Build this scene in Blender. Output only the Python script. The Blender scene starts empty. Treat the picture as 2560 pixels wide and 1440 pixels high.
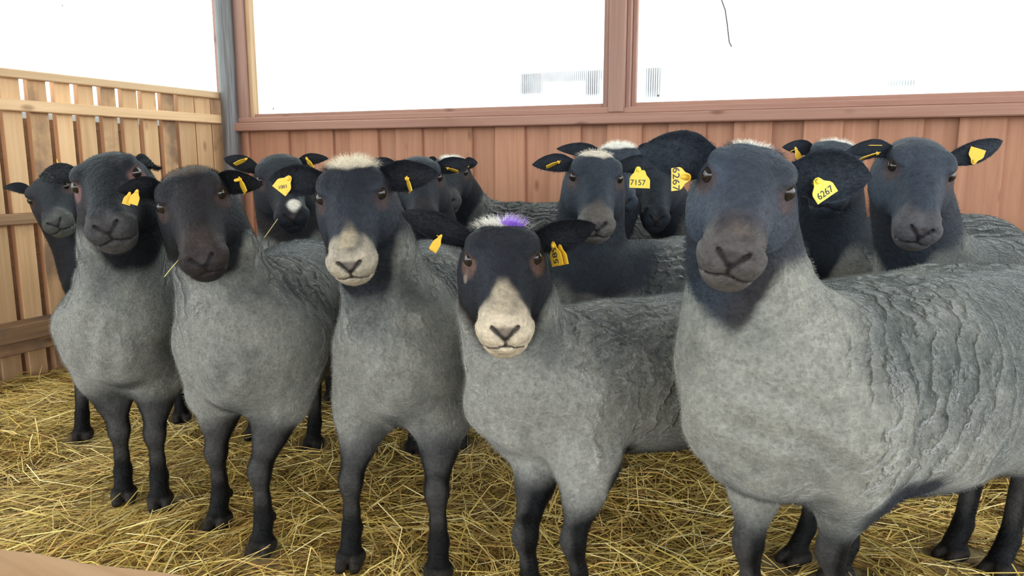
import bpy, math, random
import numpy as np
from mathutils import Matrix, Vector

random.seed(7)
rng = np.random.default_rng(11)
scene = bpy.context.scene
COL = scene.collection

# ------------------------------------------------------------------ camera, world, exposure
FPX = 1900.0                     # focal length in pixels of the 2560x1440 frame
PITCH = math.radians(9.4)
YAW = math.radians(23.0)
CAM_H = 0.86
FH = np.array([-math.sin(YAW), math.cos(YAW), 0.0])      # level forward
RT = np.array([math.cos(YAW), math.sin(YAW), 0.0])       # right
UPZ = np.array([0.0, 0.0, 1.0])
FW = FH*math.cos(PITCH) - UPZ*math.sin(PITCH)
UP = FH*math.sin(PITCH) + UPZ*math.cos(PITCH)
CAM = np.array([0.0, 0.0, CAM_H])

cam_data = bpy.data.cameras.new('camera')
cam_data.sensor_width = 36.0
cam_data.lens = 36.0*FPX/2560.0
cam_data.clip_start = 0.02
cam = bpy.data.objects.new('camera', cam_data)
COL.objects.link(cam)
cam.matrix_world = Matrix(((RT[0], UP[0], -FW[0], CAM[0]), (RT[1], UP[1], -FW[1], CAM[1]),
                           (RT[2], UP[2], -FW[2], CAM[2]), (0, 0, 0, 1)))
scene.camera = cam

world = bpy.data.worlds.new('overcast_sky')
scene.world = world
world.use_nodes = True
wn = world.node_tree.nodes
wn['Background'].inputs['Color'].default_value = (0.90, 0.96, 1.0, 1)
wn['Background'].inputs['Strength'].default_value = 1.0
scene.view_settings.view_transform = 'Standard'
scene.view_settings.look = 'None'
scene.view_settings.gamma = 1.0
scene.view_settings.use_curve_mapping = False
scene.view_settings.exposure = 2.5


def ray(x, y):
    return FW + RT*(x-1280.0)/FPX + UP*(720.0-y)/FPX

def at_depth(x, y, z):
    return CAM + ray(x, y)*z

def at_ground(x, y, z=0.0):
    d = ray(x, y)
    return CAM + d*(z-CAM_H)/d[2]

def lat(l, f):
    """lateral / forward metres on the floor, seen from below the camera"""
    p = RT*l + FH*f
    return np.array([p[0], p[1], 0.0])

X_LEFT = float(at_ground(0, 965, -0.09)[0])
_d = ray(575, 400)
Y_BACK = float(_d[1]*X_LEFT/_d[0])

def smooth(a, b, x):
    t = np.clip((x-a)/(b-a), 0, 1)
    return t*t*(3-2*t)

def ground_z(x, y):
    """deep litter: level where the flock stands, lower along the slatted wall"""
    d = x-X_LEFT+0*y
    return -0.09*(1-smooth(0.1, 0.75, d))

# ------------------------------------------------------------------ noise in numpy
def _hash(i, j, k):
    h = (i*374761393 + j*668265263 + k*2147483647) & 0xffffffff
    h = ((h ^ (h >> 13))*1274126177) & 0xffffffff
    h = (h ^ (h >> 16)) & 0xffff
    return h/32767.5 - 1.0

def vnoise(p):
    """value noise in -1..1 at points p (n,3)"""
    i = np.floor(p).astype(np.int64); f = p-i
    f = f*f*(3-2*f)
    out = np.zeros(len(p))
    for dx in (0, 1):
        wx = f[:, 0] if dx else 1-f[:, 0]
        for dy in (0, 1):
            wy = f[:, 1] if dy else 1-f[:, 1]
            for dz in (0, 1):
                wz = f[:, 2] if dz else 1-f[:, 2]
                out += wx*wy*wz*_hash(i[:, 0]+dx, i[:, 1]+dy, i[:, 2]+dz)
    return out

# ------------------------------------------------------------------ materials
MATS = {}
def new_mat(name):
    m = bpy.data.materials.new(name)
    m.use_nodes = True
    nt = m.node_tree
    b = nt.nodes['Principled BSDF']
    MATS[name] = m
    return m, nt, b

def node(nt, t, **kw):
    n = nt.nodes.new(t)
    for k, v in kw.items():
        setattr(n, k, v)
    return n

def ramp(nt, stops):
    r = nt.nodes.new('ShaderNodeValToRGB')
    e = r.color_ramp.elements
    while len(e) < len(stops):
        e.new(0.5)
    for i, (p, c) in enumerate(stops):
        e[i].position = p
        e[i].color = (c[0], c[1], c[2], 1)
    return r

def wood(name, dark, mid, light, grain_axis=2, rough=0.75, vary=0.18, stain=None):
    m, nt, b = new_mat(name)
    L = nt.links
    tc = node(nt, 'ShaderNodeTexCoord')
    oi = node(nt, 'ShaderNodeObjectInfo')
    add = node(nt, 'ShaderNodeVectorMath', operation='ADD')
    mul = node(nt, 'ShaderNodeVectorMath', operation='SCALE')
    comb = node(nt, 'ShaderNodeCombineXYZ')
    for i in range(3):
        L.new(oi.outputs['Random'], comb.inputs[i])
    L.new(comb.outputs[0], mul.inputs[0]); mul.inputs['Scale'].default_value = 37.0
    L.new(tc.outputs['Object'], add.inputs[0]); L.new(mul.outputs[0], add.inputs[1])
    mp = node(nt, 'ShaderNodeMapping')
    sc = [38.0, 38.0, 38.0]; sc[grain_axis] = 1.6
    mp.inputs['Scale'].default_value = sc
    L.new(add.outputs[0], mp.inputs[0])
    nz = node(nt, 'ShaderNodeTexNoise'); nz.inputs['Scale'].default_value = 1.0
    nz.inputs['Detail'].default_value = 6; nz.inputs['Roughness'].default_value = 0.6
    nz.inputs['Distortion'].default_value = 0.6
    L.new(mp.outputs[0], nz.inputs['Vector'])
    rp = ramp(nt, [(0.28, dark), (0.5, mid), (0.75, light)])
    L.new(nz.outputs['Fac'], rp.inputs[0])
    # knots
    mk = node(nt, 'ShaderNodeMapping'); ks = [9.0, 9.0, 9.0]; ks[grain_axis] = 4.0
    mk.inputs['Scale'].default_value = ks
    L.new(add.outputs[0], mk.inputs[0])
    vo = node(nt, 'ShaderNodeTexVoronoi'); vo.inputs['Scale'].default_value = 1.0
    L.new(mk.outputs[0], vo.inputs['Vector'])
    kr = ramp(nt, [(0.06, (0.42, 0.34, 0.3)), (0.16, (1, 1, 1))])
    L.new(vo.outputs['Distance'], kr.inputs[0])
    mx = node(nt, 'ShaderNodeMixRGB', blend_type='MULTIPLY'); mx.inputs[0].default_value = 0.75
    L.new(rp.outputs[0], mx.inputs[1]); L.new(kr.outputs[0], mx.inputs[2])
    hv = node(nt, 'ShaderNodeHueSaturation')
    mr = node(nt, 'ShaderNodeMapRange')
    mr.inputs['To Min'].default_value = 1-vary; mr.inputs['To Max'].default_value = 1+vary
    L.new(oi.outputs['Random'], mr.inputs['Value']); L.new(mr.outputs[0], hv.inputs['Value'])
    L.new(mx.outputs[0], hv.inputs['Color'])
    last = hv.outputs[0]
    if stain:
        n2 = node(nt, 'ShaderNodeTexNoise'); n2.inputs['Scale'].default_value = 5.0
        n2.inputs['Detail'].default_value = 5
        L.new(add.outputs[0], n2.inputs['Vector'])
        r2 = ramp(nt, [(0.45, (0, 0, 0)), (0.62, (1, 1, 1))])
        L.new(n2.outputs['Fac'], r2.inputs[0])
        m2 = node(nt, 'ShaderNodeMixRGB', blend_type='MIX')
        m3 = node(nt, 'ShaderNodeMath', operation='MULTIPLY'); m3.inputs[1].default_value = 0.7
        L.new(r2.outputs[0], m3.inputs[0]); L.new(m3.outputs[0], m2.inputs[0])
        L.new(last, m2.inputs[1]); m2.inputs[2].default_value = (*stain, 1)
        last = m2.outputs[0]
    L.new(last, b.inputs['Base Color'])
    b.inputs['Roughness'].default_value = rough
    bp = node(nt, 'ShaderNodeBump'); bp.inputs['Strength'].default_value = 0.25; bp.inputs['Distance'].default_value = 0.004
    L.new(nz.outputs['Fac'], bp.inputs['Height']); L.new(bp.outputs[0], b.inputs['Normal'])
    return m

M_BOARD = wood('varnished_pine', (0.56, 0.34, 0.17), (0.66, 0.42, 0.22), (0.73, 0.50, 0.29), 2)
M_BOARD_DIRTY = wood('soiled_pine', (0.52, 0.30, 0.15), (0.60, 0.37, 0.19), (0.68, 0.44, 0.25), 2, stain=(0.12, 0.08, 0.06))
M_RAIL = wood('pine_rail', (0.56, 0.36, 0.19), (0.66, 0.44, 0.25), (0.74, 0.52, 0.31), 1)
M_RAIL_DIRTY = wood('worn_rail', (0.20, 0.12, 0.07), (0.32, 0.19, 0.10), (0.42, 0.27, 0.15), 1, stain=(0.09, 0.07, 0.06))
M_CLAD = wood('brown_cladding', (0.36, 0.165, 0.095), (0.43, 0.21, 0.125), (0.49, 0.255, 0.155), 2, vary=0.1)
M_TRIM = wood('brown_trim', (0.30, 0.15, 0.11), (0.36, 0.19, 0.14), (0.42, 0.235, 0.17), 0, vary=0.08)
M_TRIM_V = wood('brown_trim_upright', (0.29, 0.16, 0.125), (0.35, 0.20, 0.155), (0.41, 0.24, 0.18), 2, vary=0.08)
M_TRIM_LIT = wood('lit_tone_bead', (0.38, 0.22, 0.12), (0.5, 0.32, 0.18), (0.58, 0.4, 0.24), 2, vary=0.08)  # paler wood tone that paints the lit edge of the frame
M_FRONT_RAIL = wood('orange_pine', (0.38, 0.21, 0.095), (0.44, 0.26, 0.125), (0.50, 0.31, 0.16), 0)
M_SAWN = wood('sawn_board_edge', (0.54, 0.28, 0.14), (0.62, 0.34, 0.18), (0.68, 0.40, 0.22), 2)
M_OUTSIDE = wood('weathered_outside_board', (0.40, 0.22, 0.12), (0.48, 0.28, 0.16), (0.56, 0.34, 0.20), 1)

def simple(name, col, rough=0.6, metal=0.0):
    m, nt, b = new_mat(name)
    b.inputs['Base Color'].default_value = (*col, 1)
    b.inputs['Roughness'].default_value = rough
    b.inputs['Metallic'].default_value = metal
    return m, nt, b

M_STEEL, nt, b = simple('grey_painted_steel', (0.17, 0.17, 0.17), 0.55, 0.3)
n = node(nt, 'ShaderNodeTexNoise'); n.inputs['Scale'].default_value = 14; n.inputs['Detail'].default_value = 6
r = ramp(nt, [(0.35, (0.11, 0.10, 0.10)), (0.6, (0.19, 0.19, 0.19))])
nt.links.new(n.outputs['Fac'], r.inputs[0]); nt.links.new(r.outputs[0], b.inputs['Base Color'])

M_YELLOW, nt, b = simple('yellow_tag_plastic', (0.80, 0.47, 0.03), 0.45)
n = node(nt, 'ShaderNodeTexNoise'); n.inputs['Scale'].default_value = 160; n.inputs['Detail'].default_value = 4
r = ramp(nt, [(0.35, (0.62, 0.36, 0.03)), (0.55, (0.84, 0.52, 0.035))])
nt.links.new(n.outputs['Fac'], r.inputs[0]); nt.links.new(r.outputs[0], b.inputs['Base Color'])
M_YELLOW2, nt, b = simple('lemon_tag_plastic', (0.86, 0.66, 0.06), 0.45)
n = node(nt, 'ShaderNodeTexNoise'); n.inputs['Scale'].default_value = 160; n.inputs['Detail'].default_value = 4
r = ramp(nt, [(0.35, (0.70, 0.52, 0.05)), (0.55, (0.90, 0.70, 0.06))])
nt.links.new(n.outputs['Fac'], r.inputs[0]); nt.links.new(r.outputs[0], b.inputs['Base Color'])
M_INK, _, _ = simple('marker_ink', (0.02, 0.03, 0.04), 0.6)
M_WIRE, _, _ = simple('grey_wire', (0.10, 0.10, 0.10), 0.6)
M_EYE, nt, b = simple('sheep_eye', (0.012, 0.009, 0.007), 0.06)
b.inputs['IOR'].default_value = 1.5
M_LID, nt, b = simple('pink_eyelid', (0.22, 0.10, 0.09), 0.6)

PANE_STRIPES = [(-1.48, -1.30, 1.165, 1.285, 1.0), (-1.42, -1.00, 1.215, 1.288, 0.8), (-1.15, -1.02, 1.15, 1.285, 1.0),
               (-0.865, -0.73, 1.13, 1.285, 0.9), (-2.27, -1.92, 1.145, 1.162, 0.8), (-2.95, -2.35, 1.130, 1.145, 0.5), (0.12, 0.30, 1.14, 1.19, 0.7)]  # soft-edged boxes of darker vertical stripes in the back panes
# twin-wall polycarbonate: diffuses the daylight behind it, fine vertical ribs
def pane_material(name, axis, dens=100.0):
    m = bpy.data.materials.new(name); m.use_nodes = True
    nt = m.node_tree; nt.nodes.clear(); L = nt.links
    out = node(nt, 'ShaderNodeOutputMaterial')
    tr = node(nt, 'ShaderNodeBsdfTranslucent'); tp = node(nt, 'ShaderNodeBsdfTransparent')
    df = node(nt, 'ShaderNodeBsdfDiffuse'); df.inputs['Color'].default_value = (0.8, 0.85, 0.85, 1)
    tc = node(nt, 'ShaderNodeTexCoord')
    wv = node(nt, 'ShaderNodeTexWave', wave_type='BANDS', bands_direction='XY'[axis])
    wv.inputs['Scale'].default_value = dens/3.18; wv.inputs['Distortion'].default_value = 0
    L.new(tc.outputs['Object'], wv.inputs['Vector'])
    rr = ramp(nt, [(0.0, (0.80, 0.86, 0.86)), (0.35, (0.93, 0.97, 0.96))])
    L.new(wv.outputs['Fac'], rr.inputs[0])
    n2 = node(nt, 'ShaderNodeTexNoise'); n2.inputs['Scale'].default_value = 2.2; n2.inputs['Detail'].default_value = 5
    L.new(tc.outputs['Object'], n2.inputs['Vector'])
    r2 = ramp(nt, [(0.3, (0.955, 0.975, 0.97)), (0.6, (1, 1, 1))])
    L.new(n2.outputs['Fac'], r2.inputs[0])
    mx = node(nt, 'ShaderNodeMixRGB', blend_type='MULTIPLY'); mx.inputs[0].default_value = 1
    L.new(rr.outputs[0], mx.inputs[1]); L.new(r2.outputs[0], mx.inputs[2])
    # fly specks
    vo = node(nt, 'ShaderNodeTexVoronoi'); vo.inputs['Scale'].default_value = 5.0
    L.new(tc.outputs['Object'], vo.inputs['Vector'])
    sp = ramp(nt, [(0.032, (0.10, 0.10, 0.09)), (0.040, (1, 1, 1))])
    L.new(vo.outputs['Distance'], sp.inputs[0])
    my = node(nt, 'ShaderNodeMixRGB', blend_type='MULTIPLY'); my.inputs[0].default_value = 1
    L.new(mx.outputs[0], my.inputs[1]); L.new(sp.outputs[0], my.inputs[2])
    last = my.outputs[0]
    if axis == 0:
        geo = node(nt, 'ShaderNodeNewGeometry'); sx = node(nt, 'ShaderNodeSeparateXYZ'); L.new(geo.outputs['Position'], sx.inputs[0])
        w2 = node(nt, 'ShaderNodeTexWave', wave_type='BANDS', bands_direction='X')
        w2.inputs['Scale'].default_value = 31.0; L.new(tc.outputs['Object'], w2.inputs['Vector'])
        st = ramp(nt, [(0.35, (0, 0, 0)), (0.6, (1, 1, 1))]); L.new(w2.outputs['Fac'], st.inputs[0])
        n3 = node(nt, 'ShaderNodeTexNoise'); n3.inputs['Scale'].default_value = 9.0; L.new(geo.outputs['Position'], n3.inputs['Vector'])
        tot = None
        for (xa, xb, za, zb, amt) in PANE_STRIPES:
            g = None
            for (o_, lo_, hi_, so) in ((0, xa, xb, 0.05), (2, za, zb, 0.03)):
                r1 = node(nt, 'ShaderNodeMapRange', interpolation_type='SMOOTHSTEP'); r2_ = node(nt, 'ShaderNodeMapRange', interpolation_type='SMOOTHSTEP')
                r1.inputs['From Min'].default_value = lo_; r1.inputs['From Max'].default_value = lo_+so
                r2_.inputs['From Min'].default_value = hi_; r2_.inputs['From Max'].default_value = hi_-0.006 if o_ == 2 else hi_-so
                L.new(sx.outputs[o_], r1.inputs['Value']); L.new(sx.outputs[o_], r2_.inputs['Value'])
                for q in (r1, r2_):
                    if g is None: g = q.outputs[0]
                    else:
                        mm = node(nt, 'ShaderNodeMath', operation='MULTIPLY'); L.new(g, mm.inputs[0]); L.new(q.outputs[0], mm.inputs[1]); g = mm.outputs[0]
            mm = node(nt, 'ShaderNodeMath', operation='MULTIPLY'); L.new(g, mm.inputs[0]); mm.inputs[1].default_value = amt; g = mm.outputs[0]
            if tot is None: tot = g
            else:
                mm = node(nt, 'ShaderNodeMath', operation='MAXIMUM'); L.new(tot, mm.inputs[0]); L.new(g, mm.inputs[1]); tot = mm.outputs[0]
        nr = ramp(nt, [(0.0, (0.6, 0.6, 0.6)), (0.6, (1, 1, 1))]); L.new(n3.outputs['Fac'], nr.inputs[0])
        for q in (st, nr):
            mm = node(nt, 'ShaderNodeMath', operation='MULTIPLY'); L.new(tot, mm.inputs[0]); L.new(q.outputs[0], mm.inputs[1]); tot = mm.outputs[0]
        mz_ = node(nt, 'ShaderNodeMixRGB', blend_type='MIX'); L.new(tot, mz_.inputs[0]); L.new(last, mz_.inputs[1]); mz_.inputs[2].default_value = (0.10, 0.085, 0.095, 1)
        last = mz_.outputs[0]
    L.new(last, tr.inputs['Color']); L.new(last, tp.inputs['Color'])
    m1 = node(nt, 'ShaderNodeMixShader'); m2 = node(nt, 'ShaderNodeMixShader')
    m1.inputs[0].default_value = 0.40; L.new(tr.outputs[0], m1.inputs[1]); L.new(tp.outputs[0], m1.inputs[2])
    m2.inputs[0].default_value = 0.10; L.new(m1.outputs[0], m2.inputs[1]); L.new(df.outputs[0], m2.inputs[2])
    L.new(m2.outputs[0], out.inputs['Surface'])
    return m
M_PANE_X = pane_material('polycarbonate_back', 0)
M_PANE_Y = pane_material('polycarbonate_left', 1)

def _math(nt, op, a, b_=None):
    n = nt.nodes.new('ShaderNodeMath'); n.operation = op
    for i_, v in enumerate((a, b_)):
        if v is None: continue
        if isinstance(v, (int, float)): n.inputs[i_].default_value = v
        else: nt.links.new(v, n.inputs[i_])
    return n.outputs[0]

# coat: colour from the mesh, fine wool relief
def coat_material(name, hair=False):
    m, nt, b = new_mat(name); L = nt.links
    at = node(nt, 'ShaderNodeAttribute'); at.attribute_name = 'col'
    if hair:
        hv = node(nt, 'ShaderNodeHueSaturation'); hv.inputs['Value'].default_value = 1.1
        L.new(at.outputs['Color'], hv.inputs['Color'])
        L.new(hv.outputs[0], b.inputs['Base Color'])
        b.inputs['Roughness'].default_value = 0.7
        b.inputs['Specular IOR Level'].default_value = 0.25
        tr = node(nt, 'ShaderNodeBsdfTranslucent'); L.new(hv.outputs[0], tr.inputs['Color'])
        mx = node(nt, 'ShaderNodeMixShader'); mx.inputs[0].default_value = 0.5
        out = nt.nodes['Material Output']
        L.new(b.outputs[0], mx.inputs[1]); L.new(tr.outputs[0], mx.inputs[2]); L.new(mx.outputs[0], out.inputs['Surface'])
        return m
    tc = node(nt, 'ShaderNodeTexCoord')
    n1 = node(nt, 'ShaderNodeTexNoise'); n1.inputs['Scale'].default_value = 150; n1.inputs['Detail'].default_value = 5
    n2 = node(nt, 'ShaderNodeTexNoise'); n2.inputs['Scale'].default_value = 60; n2.inputs['Detail'].default_value = 6
    L.new(tc.outputs['Object'], n1.inputs['Vector']); L.new(tc.outputs['Object'], n2.inputs['Vector'])
    ad = node(nt, 'ShaderNodeMath', operation='ADD')
    L.new(n1.outputs['Fac'], ad.inputs[0]); L.new(n2.outputs['Fac'], ad.inputs[1])
    rr = ramp(nt, [(0.33, (0.66, 0.67, 0.68)), (0.67, (1.26, 1.25, 1.23))])
    hf = node(nt, 'ShaderNodeMath', operation='MULTIPLY'); hf.inputs[1].default_value = 0.5
    L.new(ad.outputs[0], hf.inputs[0]); L.new(hf.outputs[0], rr.inputs[0])
    mx = node(nt, 'ShaderNodeMixRGB', blend_type='MULTIPLY'); mx.inputs[0].default_value = 1
    L.new(at.outputs['Color'], mx.inputs[1]); L.new(rr.outputs[0], mx.inputs[2])
    L.new(mx.outputs[0], b.inputs['Base Color'])
    ga = node(nt, 'ShaderNodeAttribute'); ga.attribute_name = 'gloss'
    m1 = node(nt, 'ShaderNodeMapRange'); m1.inputs['To Min'].default_value = 0.85; m1.inputs['To Max'].default_value = 0.62
    m2 = node(nt, 'ShaderNodeMapRange'); m2.inputs['To Min'].default_value = 0.15; m2.inputs['To Max'].default_value = 0.15
    L.new(ga.outputs['Fac'], m1.inputs['Value']); L.new(ga.outputs['Fac'], m2.inputs['Value'])
    L.new(m1.outputs[0], b.inputs['Roughness']); L.new(m2.outputs[0], b.inputs['Specular IOR Level'])
    m3 = node(nt, 'ShaderNodeMapRange'); m3.inputs['To Min'].default_value = 0.35; m3.inputs['To Max'].default_value = 0.03
    L.new(ga.outputs['Fac'], m3.inputs['Value']); L.new(m3.outputs[0], b.inputs['Sheen Weight'])
    b.inputs['Sheen Roughness'].default_value = 0.3
    # shear ridges and skin folds: crisp wavy lines that follow the flow stored on the mesh
    M = lambda op, a, b_=None: _math(nt, op, a, b_)
    n3 = node(nt, 'ShaderNodeTexNoise'); n3.inputs['Scale'].default_value = 16; n3.inputs['Detail'].default_value = 4
    L.new(tc.outputs['Object'], n3.inputs['Vector'])
    tot = None
    for a_, w_ in (('rph1', 'rw1'), ('rph2', 'rw2')):
        pa = node(nt, 'ShaderNodeAttribute'); pa.attribute_name = a_
        wa = node(nt, 'ShaderNodeAttribute'); wa.attribute_name = w_
        ph = M('ADD', pa.outputs['Fac'], M('MULTIPLY', n3.outputs['Fac'], 2.6))
        rd = M('POWER', M('SUBTRACT', 1.0, M('ABSOLUTE', M('SINE', M('MULTIPLY', ph, math.pi)))), 1.5)
        t_ = M('MULTIPLY', rd, wa.outputs['Fac'])
        tot = t_ if tot is None else M('ADD', tot, t_)
    hgt = M('ADD', M('MULTIPLY', M('MULTIPLY', ad.outputs[0], 0.5), M('SUBTRACT', 1.0, M('MULTIPLY', ga.outputs['Fac'], 0.5))), M('MULTIPLY', tot, 1.9))
    bp = node(nt, 'ShaderNodeBump'); bp.inputs['Strength'].default_value = 0.9; bp.inputs['Distance'].default_value = 0.012
    L.new(hgt, bp.inputs['Height']); L.new(bp.outputs[0], b.inputs['Normal'])
    # light caught by the ridge fibres, painted into the base colour
    tip = node(nt, 'ShaderNodeMixRGB', blend_type='MULTIPLY'); tip.inputs[0].default_value = 1
    tv = M('ADD', M('MULTIPLY', tot, 0.6), 0.92)
    cb = node(nt, 'ShaderNodeCombineColor')
    for q in range(3): L.new(tv, cb.inputs[q])
    L.new(mx.outputs[0], tip.inputs[1]); L.new(cb.outputs[0], tip.inputs[2]); L.new(tip.outputs[0], b.inputs['Base Color'])
    return m
M_COAT = coat_material('sheep_coat')
M_FUR = coat_material('sheep_fur', True)

def straw_material():
    m, nt, b = new_mat('straw'); L = nt.links
    at = node(nt, 'ShaderNodeAttribute'); at.attribute_name = 'col'
    L.new(at.outputs['Color'], b.inputs['Base Color'])
    b.inputs['Roughness'].default_value = 0.55
    return m
M_STRAW = straw_material()

# ------------------------------------------------------------------ mesh helpers
def link(name, data, parent=None, mat=None):
    o = bpy.data.objects.new(name, data)
    COL.objects.link(o)
    if parent is not None:
        o.parent = parent
    if mat is not None:
        data.materials.append(mat)
    return o

def tag(o, label=None, cat=None, group=None, kind=None):
    if label: o['label'] = label
    if cat: o['category'] = cat
    if group: o['group'] = group
    if kind: o['kind'] = kind
    return o

BOXES = {}
def box_mesh(sx, sy, sz, bev=0.003, mat=None, edge=None):
    key = (round(sx, 4), round(sy, 4), round(sz, 4), bev, mat.name, edge)
    if key in BOXES:
        return BOXES[key]
    import bmesh
    bm = bmesh.new()
    bmesh.ops.create_cube(bm, size=1.0)
    for v in bm.verts:
        v.co.x *= sx; v.co.y *= sy; v.co.z *= sz
    if bev:
        bmesh.ops.bevel(bm, geom=bm.edges[:], offset=bev, segments=1, affect='EDGES')
    me = bpy.data.meshes.new('board_mesh')
    bm.to_mesh(me); bm.free()
    me.materials.append(mat)
    if edge:
        me.materials.append(edge)
        for p in me.polygons:
            if abs(p.normal.y) > 0.9: p.material_index = 1
    BOXES[key] = me
    return me

def box(name, x0, x1, y0, y1, z0, z1, mat, parent=None, bev=0.003, rot=None, edge=None):
    me = box_mesh(x1-x0, y1-y0, z1-z0, bev, mat, edge)
    o = link(name, me, parent)
    o.location = ((x0+x1)/2, (y0+y1)/2, (z0+z1)/2)
    if rot: o.rotation_euler = rot
    return o

def mesh_np(name, verts, faces, smooth_shade=True):
    me = bpy.data.meshes.new(name)
    nv, nf = len(verts), len(faces)
    k = faces.shape[1]
    me.vertices.add(nv); me.vertices.foreach_set('co', np.ascontiguousarray(verts, dtype=np.float32).ravel())
    me.loops.add(nf*k); me.loops.foreach_set('vertex_index', np.ascontiguousarray(faces, dtype=np.int32).ravel())
    me.polygons.add(nf)
    me.polygons.foreach_set('loop_start', np.arange(0, nf*k, k, dtype=np.int32))
    me.polygons.foreach_set('use_smooth', np.full(nf, smooth_shade))
    me.update(calc_edges=True)
    return me

def set_col(me, col, name='col'):
    a = me.attributes.new(name, 'FLOAT_COLOR', 'POINT')
    c = np.ones((len(col), 4), np.float32); c[:, :3] = col
    a.data.foreach_set('color', c.ravel())

# ------------------------------------------------------------------ the pen: floor, walls, windows, added roof
FX0, FX1, FY0, FY1 = X_LEFT-0.02, 4.0, -2.6, Y_BACK+0.02
gx = np.arange(FX0, FX1, 0.05); gy = np.arange(FY0, FY1, 0.05)
XX, YY = np.meshgrid(gx, gy, indexing='ij')
pp = np.stack([XX.ravel(), YY.ravel(), np.zeros(XX.size)], 1)
ZZ = ground_z(pp[:, 0], pp[:, 1]) + 0.012*vnoise(pp*6.0) + 0.008*vnoise(pp*15.0) - 0.008
pp[:, 2] = ZZ
ii = np.arange(len(gx)*len(gy)).reshape(len(gx), len(gy))
qf = np.stack([ii[:-1, :-1].ravel(), ii[1:, :-1].ravel(), ii[1:, 1:].ravel(), ii[:-1, 1:].ravel()], 1)
fm = mesh_np('floor', pp, qf)
M_LITTER, nt, b = simple('trodden_litter', (0.2, 0.14, 0.06), 0.95)
tc = node(nt, 'ShaderNodeTexCoord')
n1 = node(nt, 'ShaderNodeTexNoise'); n1.inputs['Scale'].default_value = 60; n1.inputs['Detail'].default_value = 8; n1.inputs['Roughness'].default_value = 0.75
nt.links.new(tc.outputs['Object'], n1.inputs['Vector'])
r1 = ramp(nt, [(0.33, (0.16, 0.105, 0.045)), (0.5, (0.34, 0.245, 0.11)), (0.68, (0.50, 0.39, 0.19))])
nt.links.new(n1.outputs['Fac'], r1.inputs[0]); nt.links.new(r1.outputs[0], b.inputs['Base Color'])
bp = node(nt, 'ShaderNodeBump'); bp.inputs['Strength'].default_value = 0.8; bp.inputs['Distance'].default_value = 0.02
nt.links.new(n1.outputs['Fac'], bp.inputs['Height']); nt.links.new(bp.outputs[0], b.inputs['Normal'])
tag(link('floor', fm, None, M_LITTER), 'trodden litter floor of the sheep pen under the straw', 'floor', kind='structure')

# yard outside
M_YARD, nt, b = simple('yard_earth', (0.30, 0.28, 0.25), 0.95)
n1 = node(nt, 'ShaderNodeTexNoise'); n1.inputs['Scale'].default_value = 1.5; n1.inputs['Detail'].default_value = 8
r1 = ramp(nt, [(0.35, (0.24, 0.22, 0.2)), (0.65, (0.40, 0.39, 0.37))])
nt.links.new(n1.outputs['Fac'], r1.inputs[0]); nt.links.new(r1.outputs[0], b.inputs['Base Color'])
yv = np.array([[-40, -40, -0.16], [40, -40, -0.16], [40, 40, -0.16], [-40, 40, -0.16]], float)
tag(link('ground', mesh_np('yard', yv, np.array([[0, 1, 2, 3]])), None, M_YARD), 'bare earth yard outside the sheep barn', 'ground', kind='structure')

ROOF_Z = 3.4  # unseen height, raised so that taller panes add backlight
# left wall: upright boards with gaps, nailed outside of level rails
wl = bpy.data.objects.new('wall_left', None); COL.objects.link(wl)
tag(wl, 'slatted pine wall with upright boards and level rails', 'wall', kind='structure')
wl.location = (X_LEFT, 2.0, 0)
def child(o, parent):
    o.parent = parent
    o.matrix_parent_inverse = parent.matrix_world.inverted() if False else Matrix.Translation(-Vector(parent.location))
    return o
PER, GAP, THK = 0.1195, 0.034, 0.030
WALL_TOP = 1.235
y = 2.288 + GAP*0.3
ys_b = [2.288+PER*k for k in range(-9, 10)]
for k, y0 in enumerate(ys_b):
    jit = random.uniform(-0.004, 0.004)
    a0 = y0+GAP*0.5+jit; a1 = y0+PER-GAP*0.5+random.uniform(-0.004, 0.004)
    if k >= 16: a0, a1 = y0+0.004, y0+PER-0.003
    a1 = min(a1, Y_BACK-0.045)
    if a1 - a0 < 0.03: continue
    top = WALL_TOP - (0.012 if random.random() < 0.35 else 0.0)
    o = box('board', X_LEFT-THK-random.uniform(0, 0.004), X_LEFT-random.uniform(0, 0.003), a0, a1, -0.13, top,
            M_BOARD if k % 3 else M_BOARD_DIRTY, edge=M_SAWN)
    child(o, wl)
for (z0, z1, t, ya, yb, mt) in ((1.212, 1.248, 0.035, 0.9, Y_BACK-0.03, M_RAIL), (1.075, 1.122, 0.045, 0.9, Y_BACK+0.085, M_RAIL),
                            (0.595, 0.642, 0.04, 0.9, Y_BACK, M_RAIL_DIRTY), (0.105, 0.178, 0.11, 0.9, Y_BACK, M_RAIL_DIRTY),
                            (0.045, 0.10, 0.07, 0.9, Y_BACK, M_RAIL_DIRTY)):
    child(box('rail', X_LEFT, X_LEFT+t, ya, min(yb, Y_BACK+0.1), z0, z1, mt, bev=0.004), wl)
# level boards closing the outside below the second rail
zz = -0.14
while zz < 1.05:
    child(box('outer_board', X_LEFT-THK-0.12, X_LEFT-THK-0.1, 0.6, Y_BACK, zz, zz+0.145, M_OUTSIDE), wl)
    zz += 0.1440
# translucent sheets above
wpl = bpy.data.objects.new('window_1', None); COL.objects.link(wpl)
tag(wpl, 'translucent sheeting above the slatted pine wall', 'window', kind='structure')
wpl.location = (X_LEFT-0.03, 2.0, WALL_TOP)
for k in range(3):
    child(box('pane', X_LEFT-0.050, X_LEFT-0.040, Y_BACK-0.03-1.05*(k+1), Y_BACK-0.035-1.05*k, 1.05, ROOF_Z, M_PANE_Y, bev=0), wpl)

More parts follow.
